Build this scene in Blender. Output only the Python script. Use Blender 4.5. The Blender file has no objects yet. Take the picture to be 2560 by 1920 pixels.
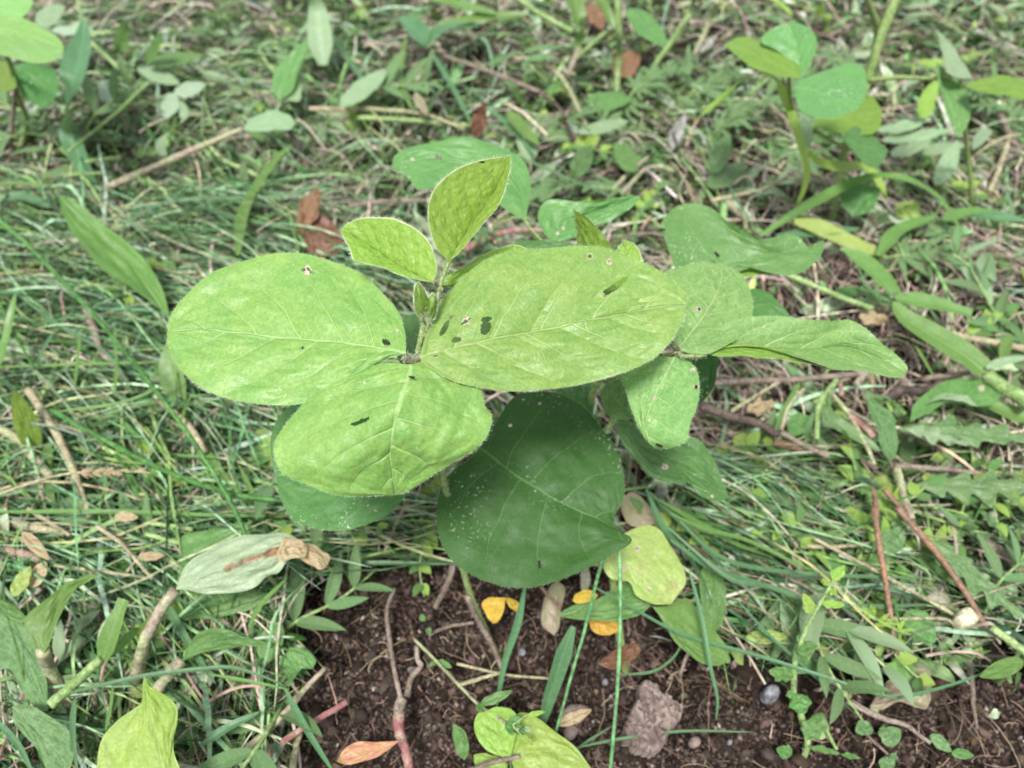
import bpy, math
import numpy as np
from mathutils import Vector, Matrix

C = bpy.context.scene.collection
SC = bpy.context.scene
PI = math.pi
rng = np.random.default_rng(7)

# ------------------------------------------------------------------ camera, sky, light
CAM_Z, PITCH, LENS, SENS = 0.50, math.radians(52), 26.0, 36.0
cam = bpy.data.cameras.new('camera'); cam.lens = LENS; cam.sensor_width = SENS
cam.clip_start = 0.01; cam.clip_end = 500
cam.dof.use_dof = True; cam.dof.focus_distance = 0.325; cam.dof.aperture_fstop = 7.6
co = bpy.data.objects.new('camera', cam); C.objects.link(co)
co.location = (0, 0, CAM_Z); co.rotation_euler = (PI/2 - PITCH, 0, 0)
SC.camera = co

w = bpy.data.worlds.new('World'); SC.world = w; w.use_nodes = True
wn = w.node_tree.nodes; wl = w.node_tree.links
sky = wn.new('ShaderNodeTexSky'); sky.sky_type = 'NISHITA'; sky.sun_disc = False
SUN_EL, SUN_AZ = math.radians(70), math.radians(200)     # azimuth measured from +Y (away from camera) towards +X
sky.sun_elevation = SUN_EL; sky.sun_rotation = SUN_AZ; sky.dust_density = 1.5; sky.air_density = 1.2
hs = wn.new('ShaderNodeHueSaturation'); hs.inputs['Saturation'].default_value = 0.35
wl.new(sky.outputs[0], hs.inputs['Color']); wl.new(hs.outputs[0], wn['Background'].inputs['Color'])
wn['Background'].inputs['Strength'].default_value = 0.06
sun = bpy.data.lights.new('sun', 'SUN'); sun.energy = 1.5; sun.angle = math.radians(14); sun.color = (1.0, 0.975, 0.94)
so = bpy.data.objects.new('sun', sun); C.objects.link(so)
sd = Vector((math.sin(SUN_AZ)*math.cos(SUN_EL), math.cos(SUN_AZ)*math.cos(SUN_EL), math.sin(SUN_EL)))
so.location = sd * 5; so.rotation_euler = sd.to_track_quat('Z', 'Y').to_euler()
SC.view_settings.view_transform = 'Standard'; SC.view_settings.look = 'None'
SC.view_settings.gamma = 1; SC.view_settings.use_curve_mapping = False
SC.view_settings.exposure = 1.83
SC.render.engine = 'CYCLES'; SC.cycles.use_denoising = True
SC.cycles.max_bounces = 7; SC.cycles.transmission_bounces = 5; SC.cycles.transparent_max_bounces = 6
SC.cycles.diffuse_bounces = 2; SC.cycles.glossy_bounces = 2

# ------------------------------------------------------------------ measuring: photo sighting -> point at a height
FR = dict(G=(0, 0, 2212/2560), A=(400, 580, 2.242), B=(820, 340, 2.633), C=(1400, 480, 2.44), D=(1040, 900, 2.572),
          E=(400, 1200, 3.073), a=(0, 0, 2.572), b=(850, 0, 2.572), c=(1700, 0, 2.572), d=(0, 640, 2.572),
          e=(1700, 640, 2.572), f=(0, 1280, 2.572), g=(850, 1280, 2.572), h=(1700, 1280, 2.572))
FPX = 2560 * LENS / SENS
def gp(fr, x, y):
    o = FR[fr]; return o[0] + x/o[2], o[1] + y/o[2]
def at(fr, x, y, z):
    px, py = gp(fr, x, y)
    cx, cy = (px - 1280)/FPX, (960 - py)/FPX
    d = np.array([cx, math.cos(PITCH) + cy*math.sin(PITCH), -math.sin(PITCH) + cy*math.cos(PITCH)])
    return np.array([0, 0, CAM_Z]) + d * ((z - CAM_Z)/d[2])
def proj(P):                       # points -> 2212-wide sighting coordinates
    X, Y, Z = P[..., 0], P[..., 1], P[..., 2] - CAM_Z
    dep = Y*math.cos(PITCH) - Z*math.sin(PITCH); up = Y*math.sin(PITCH) + Z*math.cos(PITCH)
    dep = np.maximum(dep, 1e-3)
    return (1280 + X/dep*FPX)*.86406, (960 - up/dep*FPX)*.86406

# ------------------------------------------------------------------ noise / terrain
_tab = np.random.default_rng(3).random((256, 256))
def vnoise(x, y):
    xi = np.floor(x).astype(int); yi = np.floor(y).astype(int); fx = x - xi; fy = y - yi
    fx = fx*fx*(3-2*fx); fy = fy*fy*(3-2*fy)
    g = lambda a, b: _tab[a & 255, b & 255]
    return (g(xi, yi)*(1-fx) + g(xi+1, yi)*fx)*(1-fy) + (g(xi, yi+1)*(1-fx) + g(xi+1, yi+1)*fx)*fy
def fbm(x, y, s, n=4, p=.5):
    r = 0; a = 1; t = 0
    for i in range(n):
        r = r + a*vnoise(x*s + 17.3*i, y*s + 5.1*i); t += a; a *= p; s *= 2.03
    return r/t
M1 = at('G', 850, 1470, 0); M2 = at('G', 2000, 1560, 0)
def H(x, y):
    x = np.asarray(x, float); y = np.asarray(y, float)
    h = (fbm(x, y, 6, 3)-.5)*.022 - .004
    h = h + .030*np.exp(-(((x-M1[0])/.055)**2 + ((y-M1[1])/.04)**2)) + .012*np.exp(-(((x-M2[0])/.12)**2 + ((y-M2[1])/.05)**2))
    near = np.exp(-((x/1.6)**2 + ((y-.6)/1.6)**2)**2)
    return h*near

def RG(x, y): return (fbm(x, y, 60, 4, .6)-.5)*.017 + (fbm(x+3, y, 28, 2)-.5)*.012

# ------------------------------------------------------------------ material helpers
class NT:
    def __init__(s, name):
        s.m = bpy.data.materials.new(name); s.m.use_nodes = True; s.t = s.m.node_tree; s.t.nodes.clear()
    def n(s, typ, ins=None, **kw):
        nd = s.t.nodes.new('ShaderNode'+typ)
        for k, v in kw.items(): setattr(nd, k, v)
        for k, v in (ins or {}).items():
            i = nd.inputs[k]
            if hasattr(v, 'is_output') or isinstance(v, bpy.types.NodeSocket): s.t.links.new(v, i)
            elif isinstance(v, tuple) and len(v) == 3 and i.type == 'RGBA': i.default_value = (*v, 1)
            else: i.default_value = v
        return nd
    def math(s, op, a, b=0.0, c=None):
        i = {0: a, 1: b}
        if c is not None: i[2] = c
        return s.n('Math', i, operation=op).outputs[0]
    def ramp(s, v, lo, hi, a=0.0, b=1.0):
        return s.n('MapRange', {0: v, 1: lo, 2: hi, 3: a, 4: b}, interpolation_type='SMOOTHSTEP').outputs[0]
    def mix(s, f, a, b, blend='MIX'):
        nd = s.t.nodes.new('ShaderNodeMix'); nd.data_type = 'RGBA'; nd.blend_type = blend
        for idx, v in ((0, f), (6, a), (7, b)):
            i = nd.inputs[idx]
            if isinstance(v, bpy.types.NodeSocket): s.t.links.new(v, i)
            elif isinstance(v, tuple): i.default_value = (*v, 1)
            else: i.default_value = v
        return nd.outputs[2]
    def noise(s, vec, scale, det=3, rough=.55):
        return s.n('TexNoise', {'Vector': vec, 'Scale': scale, 'Detail': det, 'Roughness': rough}).outputs[0]
    def out(s, sh):
        o = s.t.nodes.new('ShaderNodeOutputMaterial'); s.t.links.new(sh, o.inputs['Surface']); return s.m

def thin(t, col, transcol, k, rough, bump=None, spec=.35, sheen=0.0):
    spec = spec if spec != .35 else .42
    ins = {'Base Color': col, 'Roughness': rough, 'Specular IOR Level': spec}
    if bump is not None: ins['Normal'] = bump
    p = t.n('BsdfPrincipled', ins)
    if sheen:
        p.inputs['Sheen Weight'].default_value = sheen; p.inputs['Sheen Roughness'].default_value = .4
        p.inputs['Sheen Tint'].default_value = (.85, 1, .85, 1)
    ti = {'Color': transcol}
    if bump is not None: ti['Normal'] = bump
    tr = t.n('BsdfTranslucent', ti)
    return t.n('MixShader', {0: k, 1: p.outputs[0], 2: tr.outputs[0]}).outputs[0]

def leaf_mat(name, c1, c2, vein, under, rows=7, speck=0.0, mott=.6, bump=.4, rough=.5, tr=.3, vw=1.0, ter=.35, quilt=0.0,
             sheen=0.15, edge=None, cells=170, brown=0.0, wilt=0.0):
    t = NT(name)
    uv = t.n('UVMap', uv_map='leafuv').outputs[0]; oc = t.n('TexCoord').outputs['Object']
    sp = t.n('SeparateXYZ', {0: uv}); s_, v_ = sp.outputs[0], sp.outputs[1]
    tt = t.math('ABSOLUTE', t.math('SUBTRACT', t.math('MULTIPLY', v_, 2), 1))
    # lateral veins follow the rows of the leaf; slightly irregular
    wob = t.math('MULTIPLY', t.math('SUBTRACT', t.noise(oc, 45, 2), .5), .35)
    side = t.math('MULTIPLY', t.math('GREATER_THAN', v_, .5), .37)
    ph = t.math('SUBTRACT', t.math('ADD', t.math('ADD', t.math('MULTIPLY', s_, rows), wob), side), t.math('MULTIPLY', t.math('MULTIPLY', tt, tt), .55 if rows > 2 else 0))
    dl = t.math('ABSOLUTE', t.math('SUBTRACT', t.math('FRACT', ph), .5))
    wl_ = t.math('MULTIPLY', t.math('SUBTRACT', 1.15, tt), .05*vw)
    lat = t.math('SUBTRACT', 1, t.ramp(t.math('DIVIDE', dl, wl_), .3, 1.1))
    lat = t.math('MULTIPLY', lat, t.ramp(tt, 1.0, .7))
    env = t.math('ADD', t.math('SINE', t.math('MULTIPLY', s_, PI)), .08)
    mid = t.math('SUBTRACT', 1, t.ramp(t.math('MULTIPLY', tt, env), .008*vw, .028*vw))
    vm = t.math('MAXIMUM', mid, t.math('MULTIPLY', lat, .75))
    # fine net of small veins
    dist = t.n('TexNoise', {'Vector': oc, 'Scale': 120.0, 'Detail': 1.0}).outputs['Color']
    wv = t.n('VectorMath', {0: oc, 1: t.n('VectorMath', {0: dist, 'Scale': .004}, operation='SCALE').outputs[0]}, operation='ADD').outputs[0]
    vor = t.n('TexVoronoi', {'Vector': wv, 'Scale': float(cells)}, feature='DISTANCE_TO_EDGE').outputs[0]
    net = t.math('SUBTRACT', 1, t.ramp(vor, 0, .12))
    # colour
    m1 = t.ramp(t.noise(oc, 52, 6, .68), .42, .62); m2 = t.ramp(t.noise(oc, 300, 4, .65), .42, .66)
    mm = t.math('MULTIPLY', t.math('ADD', t.math('MULTIPLY', m1, .6), t.math('MULTIPLY', m2, .45)), mott)
    col = t.mix(mm, c1, c2)
    fine = t.ramp(t.noise(oc, 700, 3, .7), .3, .7, .86, 1.12)
    col = t.mix(1.0, col, t.n('CombineColor', {0: fine, 1: fine, 2: fine}).outputs[0], 'MULTIPLY')
    col = t.mix(t.math('MULTIPLY', net, ter*.5), col, vein)
    col = t.mix(t.math('MULTIPLY', vm, .72), col, vein)
    if quilt:
        q = t.ramp(t.n('TexVoronoi', {'Vector': wv, 'Scale': float(cells)}, feature='F1').outputs[0], 0.1, .7)
        col = t.mix(t.math('MULTIPLY', q, .2), col, tuple(x*.8 for x in c1))
    rm = None
    if speck:
        big = t.ramp(t.noise(oc, 30, 2), .5, .66); sm = t.ramp(t.noise(oc, 520, 3, .75), .60, .65)
        k = t.math('MULTIPLY', t.math('MULTIPLY', big, sm), speck)
        col = t.mix(k, col, (.62, .72, .52))
    if brown:
        k = t.math('MULTIPLY', t.ramp(t.noise(oc, 60, 5, .7), .56, .66), brown)
        col = t.mix(k, col, (.22, .11, .05))
    if wilt:
        f = t.math('ADD', t.math('MULTIPLY', t.math('SUBTRACT', 1, t.math('MULTIPLY', tt, 2.2)), .30), t.math('MULTIPLY', s_, .62))
        f = t.math('ADD', f, t.math('MULTIPLY', t.math('SUBTRACT', t.noise(oc, 75, 5, .7), .5), .9))
        f = t.math('ADD', f, t.math('MULTIPLY', t.ramp(tt, .75, 1.0), .22))
        col = t.mix(t.ramp(f, .50, .66, 0, wilt), col, t.mix(t.ramp(t.noise(oc, 240, 4, .7), .4, .6), (.34, .19, .09), (.13, .07, .04)))
    if edge:
        col = t.mix(t.ramp(tt, .955, .99), col, edge)
    dm = t.n('Attribute', attribute_name='damage').outputs['Fac']
    dcol = t.mix(t.ramp(t.noise(oc, 900, 2), .45, .6), (.52, .47, .37), (.30, .22, .14))
    col = t.mix(t.ramp(dm, .3, .6), col, dcol)
    oi = t.n('ObjectInfo').outputs['Random']
    hv = t.n('HueSaturation', {'Hue': t.ramp(oi, 0, 1, .49, .51), 'Value': t.ramp(oi, 0, 1, .93, 1.08) if ter != .1 and rows != 6 else t.ramp(oi, 0, 1, .9, 1.12), 'Color': col}).outputs[0]
    bf = t.n('NewGeometry').outputs['Backfacing']
    ucol = t.mix(t.math('MULTIPLY', vm, .4), under, tuple(min(1, x*1.3) for x in under))
    fcol = t.mix(bf, hv, ucol)
    # relief
    hgt = t.math('SUBTRACT', 0, t.math('ADD', t.math('MULTIPLY', vm, .6), t.math('MULTIPLY', net, ter)))
    if quilt: hgt = t.math('SUBTRACT', hgt, t.math('MULTIPLY', q, quilt))
    hgt = t.math('ADD', hgt, t.math('MULTIPLY', t.noise(oc, 260, 4, .6), .8))
    bm = t.n('Bump', {'Strength': bump, 'Distance': .0006, 'Height': hgt}).outputs[0]
    rg = t.ramp(t.noise(oc, 90, 3), .3, .7, rough-.12, rough+.08)
    tc = t.mix(1.0, fcol, (1.2, 1.2, .6), 'MULTIPLY')
    return t.out(thin(t, fcol, tc, tr, rg, bm, sheen=sheen))

def stem_mat(name, c1, c2, scale=60, rough=.6, bump=.5, stretch=True, tr=0):
    t = NT(name); oc = t.n('TexCoord').outputs['Object']
    n1 = t.ramp(t.noise(oc, scale, 4, .6), .38, .64); n2 = t.noise(oc, scale*9, 3, .6)
    col = t.mix(n1, c1, c2); fn = t.math('MULTIPLY', t.ramp(n2, .3, .7, .62, 1.22), t.ramp(t.noise(oc, scale*3.3, 4, .7), .35, .6, .75, 1.12))
    col = t.mix(1.0, col, t.n('CombineColor', {0: fn, 1: fn, 2: fn}).outputs[0], 'MULTIPLY')
    b = t.n('Bump', {'Strength': bump, 'Distance': .0014, 'Height': n2}).outputs[0]
    return t.out(t.n('BsdfPrincipled', {'Base Color': col, 'Roughness': rough, 'Normal': b, 'Specular IOR Level': .25}).outputs[0])

def attr_mat(name, tr=.3, rough=.5, var=.25, spec=.35):
    t = NT(name); oc = t.n('TexCoord').outputs['Object']
    c = t.n('Attribute', attribute_name='col').outputs['Color']
    f = t.ramp(t.noise(oc, 130, 4, .6), .3, .7, 1-var, 1+var)
    c = t.mix(1.0, c, t.n('CombineColor', {0: f, 1: f, 2: f}).outputs[0], 'MULTIPLY')
    c = t.mix(t.ramp(t.noise(oc, 40, 4, .7), .6, .72, 0, .5), c, (.24, .17, .09))
    b = t.n('Bump', {'Strength': .3, 'Distance': .0005, 'Height': t.noise(oc, 600, 2)}).outputs[0]
    tc = t.mix(1.0, c, (1.3, 1.25, .5), 'MULTIPLY')
    return t.out(thin(t, c, tc, tr, rough, b, spec))

def soil_mat(name, dark, lite, s=1.0):
    t = NT(name); oc = t.n('TexCoord').outputs['Object']
    n1 = t.noise(oc, 22*s, 5, .6); n2 = t.noise(oc, 190*s, 6, .7); n3 = t.noise(oc, 900*s, 4, .7)
    col = t.mix(t.ramp(n1, .38, .64), dark, lite)
    col = t.mix(t.ramp(n2, .35, .7, 0, .7), col, tuple(x*.45 for x in dark))
    sp = t.ramp(t.noise(oc, 1300*s, 2, .5), .70, .76)
    col = t.mix(t.math('MULTIPLY', sp, .5), col, (.35, .29, .25))
    h = t.math('ADD', t.math('MULTIPLY', n2, 1.2), t.math('MULTIPLY', n3, .55))
    b = t.n('Bump', {'Strength': .9, 'Distance': .003, 'Height': h}).outputs[0]
    return t.out(t.n('BsdfPrincipled', {'Base Color': col, 'Roughness': t.ramp(n3, .3, .7, .7, .97), 'Normal': b, 'Specular IOR Level': .1}).outputs[0])

LM = {}
LM['top'] = leaf_mat('bean_leaf_top', (.165, .31, .068), (.27, .39, .09), (.33, .46, .17), (.22, .33, .05), rows=6.2, bump=.75, tr=.22, mott=.62, ter=.12, sheen=.15, vw=.85)
LM['young'] = leaf_mat('bean_leaf_young', (.26, .43, .065), (.33, .50, .10), (.40, .52, .18), (.26, .38, .05), rows=7, bump=.6, tr=.4, quilt=1.0, ter=.1, cells=300, edge=(.62, .70, .42), sheen=.1)
LM['right'] = leaf_mat('bean_leaf_right', (.165, .34, .095), (.26, .42, .125), (.36, .50, .21), (.22, .34, .03), rows=6, speck=.5, bump=.4, tr=.27, mott=.6)
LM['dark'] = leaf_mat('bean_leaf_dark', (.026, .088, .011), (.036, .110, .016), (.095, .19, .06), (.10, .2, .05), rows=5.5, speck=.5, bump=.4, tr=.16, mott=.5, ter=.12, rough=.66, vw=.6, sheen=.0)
LM['mid'] = leaf_mat('bean_leaf_mature', (.065, .175, .042), (.095, .22, .055), (.15, .28, .10), (.20, .32, .03), rows=6, speck=.8, bump=.35, tr=.22, ter=.15, vw=.7)
LM['back'] = leaf_mat('bean_leaf_hazy', (.10, .24, .065), (.145, .29, .08), (.22, .36, .14), (.22, .36, .05), rows=6, speck=1.0, bump=.3, tr=.22, ter=.1, vw=.7)
LM['speckled'] = leaf_mat('bean_leaf_speckled', (.19, .38, .10), (.26, .44, .13), (.33, .48, .2), (.22, .34, .05), rows=6, speck=1.0, bump=.3, tr=.25, ter=.1, vw=.6)
LM['olive'] = leaf_mat('bean_leaf_underside', (.15, .26, .035), (.2, .31, .045), (.25, .36, .1), (.17, .30, .05), rows=6, bump=.3, tr=.3, vw=.7)
LM['pale'] = leaf_mat('weed_leaf_pale', (.23, .34, .18), (.30, .40, .24), (.32, .42, .25), (.26, .36, .2), rows=1, bump=.3, tr=.25, ter=.1)
LM['wither'] = leaf_mat('weed_leaf_withered', (.28, .38, .25), (.34, .43, .30), (.36, .43, .27), (.3, .42, .2), rows=1, bump=.5, tr=.2, brown=.0, ter=.15)
LM['witherbrown'] = leaf_mat('weed_leaf_withering', (.30, .40, .24), (.36, .45, .29), (.38, .44, .26), (.3, .42, .2), rows=1, bump=.8, tr=.2, wilt=.95, ter=.15)
LM['lime'] = leaf_mat('leaf_lime', (.26, .42, .07), (.38, .50, .12), (.38, .5, .18), (.3, .45, .1), rows=5, bump=.4, tr=.35, vw=.7, ter=.15)
LM['limebrown'] = leaf_mat('leaf_lime_spotted', (.30, .43, .10), (.46, .52, .20), (.44, .52, .22), (.3, .4, .1), rows=5, bump=.5, tr=.3, vw=.7, brown=.35)
LM['weed'] = leaf_mat('weed_leaf_green', (.09, .21, .05), (.16, .30, .09), (.25, .39, .16), (.24, .36, .15), rows=6, bump=.45, tr=.28, vw=.6)
LM['weedblue'] = leaf_mat('weed_leaf_bluish', (.095, .19, .06), (.18, .29, .115), (.30, .45, .26), (.24, .38, .2), rows=7, bump=.4, tr=.22, vw=.7)
LM['yellow'] = leaf_mat('leaf_yellow', (.62, .42, .06), (.66, .38, .05), (.6, .4, .1), (.5, .33, .06), rows=5, bump=.5, tr=.3, brown=.25, vw=.5)
LM['brown'] = leaf_mat('leaf_dead_brown', (.20, .10, .055), (.13, .07, .04), (.2, .11, .06), (.33, .2, .12), rows=6, bump=1.0, tr=.12, vw=.7, sheen=0)
LM['tan'] = leaf_mat('leaf_dead_tan', (.42, .33, .20), (.34, .22, .13), (.4, .3, .2), (.35, .25, .15), rows=1, bump=.8, tr=.2, sheen=0, brown=.3)
LM['purple'] = leaf_mat('leaf_purplish', (.30, .24, .18), (.24, .30, .09), (.36, .25, .20), (.3, .22, .15), rows=5, bump=.6, tr=.2, vw=.6)
LM['pink'] = leaf_mat('leaf_pinkish', (.45, .17, .12), (.42, .36, .10), (.5, .4, .2), (.4, .2, .15), rows=2, bump=.4, tr=.25)
LM['grass'] = leaf_mat('grass_leaf_broad', (.115, .225, .05), (.18, .31, .08), (.27, .40, .16), (.2, .35, .1), rows=.01, bump=.3, tr=.3, ter=.05)
LM['grassblue'] = leaf_mat('grass_leaf_bluish', (.075, .17, .07), (.12, .24, .11), (.2, .38, .18), (.16, .3, .13), rows=.01, bump=.3, tr=.22, ter=.05)
SM = {}
SM['bean'] = stem_mat('stem_bean', (.20, .30, .09), (.27, .33, .13), 90)
SM['node'] = stem_mat('stem_node_dark', (.10, .08, .06), (.22, .25, .12), 300)
SM['green'] = stem_mat('stem_green', (.20, .31, .10), (.28, .38, .16), 50)
SM['pinkish'] = stem_mat('stem_pinkish', (.31, .25, .19), (.33, .36, .19), 40)
SM['pink'] = stem_mat('stem_pink', (.30, .12, .12), (.36, .27, .20), 130)
SM['brown'] = stem_mat('stem_brown', (.19, .145, .115), (.29, .235, .19), 60, .8, .9)
SM['dark'] = stem_mat('stem_dark_wood', (.06, .045, .04), (.16, .12, .10), 70, .85, 1.0)
SM['straw'] = stem_mat('stem_straw', (.40, .37, .22), (.31, .27, .17), 50, .7, .6)
SM['needle'] = stem_mat('pine_needle', (.27, .15, .09), (.21, .13, .09), 50, .5, .4)
SM['blade'] = stem_mat('blade_round', (.11, .27, .10), (.16, .33, .14), 30, .45, .3)
SM['darkblade'] = stem_mat('blade_dark', (.05, .14, .03), (.08, .20, .05), 30, .4, .3)
SM['hair'] = stem_mat('plant_hair', (.62, .66, .50), (.55, .58, .42), 50, .5, .1)
SM['insect'] = stem_mat('insect_body', (.012, .01, .01), (.03, .025, .022), 300, .35, .3)
SM['bark'] = soil_mat('bark_chunk', (.26, .195, .17), (.60, .48, .42), .9)
SM['pebble'] = stem_mat('pebble_grey', (.13, .13, .15), (.33, .33, .35), 120, .35, .3)
SM['white'] = stem_mat('petal_white', (.75, .76, .72), (.6, .65, .55), 120, .5, .2)
SM['cream'] = stem_mat('cream_pod', (.66, .62, .42), (.5, .5, .3), 90, .5, .3)
SOIL = soil_mat('soil', (.018, .012, .010), (.058, .041, .033))  # brown soil, darkened further so the colour carries shade in the gaps
CRUMB = soil_mat('soil_crumb', (.042, .030, .025), (.125, .090, .074), 1.5)
LITTER = attr_mat('litter', .10, .45, .42, .25); DRY = attr_mat('dry_litter', .05, .8, .35, .06); DIRT = attr_mat('crumbled_soil', .0, .95, .3, .05)

# ------------------------------------------------------------------ object helpers
def mesh_obj(name, V, F, mat, parent=None, origin=None, uv=None, attrs=None, col=None, smooth=True):
    V = np.asarray(V, float)
    if origin is None:
        origin = np.array(parent['_o']) if parent is not None else np.array([V[:, 0].mean(), V[:, 1].mean(), V[:, 2].min()])
    me = bpy.data.meshes.new(name)
    L = V - origin
    if isinstance(F, np.ndarray):
        nf, k = F.shape
        me.vertices.add(len(L)); me.vertices.foreach_set('co', L.astype(np.float32).ravel())
        me.loops.add(nf*k); me.loops.foreach_set('vertex_index', F.astype(np.int32).ravel())
        me.polygons.add(nf); me.polygons.foreach_set('loop_start', (np.arange(nf)*k).astype(np.int32))
        me.update(calc_edges=True)
    else:
        me.from_pydata(L.tolist(), [], [list(map(int, f)) for f in F])
    if smooth: me.polygons.foreach_set('use_smooth', np.ones(len(me.polygons), bool))
    li = np.empty(len(me.loops), np.int32); me.loops.foreach_get('vertex_index', li)
    if uv is not None:
        u = me.uv_layers.new(name='leafuv'); u.data.foreach_set('uv', np.asarray(uv, np.float32)[li].ravel())
    for k, a in (attrs or {}).items():
        at_ = me.attributes.new(k, 'FLOAT', 'POINT'); at_.data.foreach_set('value', np.asarray(a, np.float32))
    if col is not None:
        ca = me.color_attributes.new('col', 'FLOAT_COLOR', 'POINT')
        c4 = np.ones((len(V), 4), np.float32); c4[:, :3] = col; ca.data.foreach_set('color', c4.ravel())
    me.materials.append(mat); me.update()
    o = bpy.data.objects.new(name, me); C.objects.link(o)
    o['_o'] = [float(x) for x in origin]
    if parent is not None:
        o.parent = parent; po = np.array(parent['_o']); o.location = tuple(origin - po)
    else: o.location = tuple(origin)
    return o
def thing(name, label, cat, p, group=None):
    o = bpy.data.objects.new(name, None); C.objects.link(o); o.empty_display_size = .01
    o.location = tuple(p); o['_o'] = [float(x) for x in p]
    return tag(o, label, cat, group)
def tag(o, label, cat, group=None, kind=None):
    if label: o['label'] = label
    if cat: o['category'] = cat
    if group: o['group'] = group
    if kind: o['kind'] = kind
    return o

def spline(P, n):
    """Catmull-Rom through P, resampled evenly by length to n+1 points."""
    P = np.asarray(P, float)
    if len(P) == 2: return P[0] + (P[1]-P[0])*np.linspace(0, 1, n+1)[:, None]
    Q = np.vstack([2*P[0]-P[1], P, 2*P[-1]-P[-2]]); out = []
    tt = np.linspace(0, 1, 12, endpoint=False)[:, None]
    for i in range(1, len(Q)-2):
        a, b, c, d = Q[i-1:i+3]
        out.append(.5*((2*b) + (c-a)*tt + (2*a-5*b+4*c-d)*tt**2 + (-a+3*b-3*c+d)*tt**3))
    out = np.vstack(out+[P[-1:]])
    L = np.r_[0, np.cumsum(np.linalg.norm(np.diff(out, axis=0), axis=1))]
    s = np.linspace(0, L[-1], n+1)
    return np.stack([np.interp(s, L, out[:, k]) for k in range(3)], 1)
def resample(P, f):
    n = len(P)-1; x = np.asarray(f)*n
    return np.stack([np.interp(x, np.arange(n+1), P[:, k]) for k in range(3)], 1)

def hairs(P, N, dens_len, w, mean_dir=None, spread=.7, seed=0):
    """P (n,3) roots, N (n,3) directions -> thin tapered hair triangles."""
    r = np.random.default_rng(seed); n = len(P)
    D = N + r.normal(0, spread, (n, 3)); D /= np.linalg.norm(D, axis=1)[:, None]
    ln = dens_len*(.5 + r.random(n))[:, None]
    S = np.cross(D, r.normal(0, 1, (n, 3))); S /= np.linalg.norm(S, axis=1)[:, None]
    bend = r.normal(0, .25, (n, 3))*ln
    V = np.stack([P - S*w, P + S*w, P + D*ln*.6 + S*w*.8 + bend*.3, P + D*ln*.6 - S*w*.8 + bend*.3, P + D*ln + bend], 1).reshape(-1, 3)
    b = np.arange(n)[:, None]*5
    F = np.concatenate([b+np.array([[0, 1, 2]]), b+np.array([[0, 2, 3]]), b+np.array([[3, 2, 4]])])
    return V, F

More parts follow.
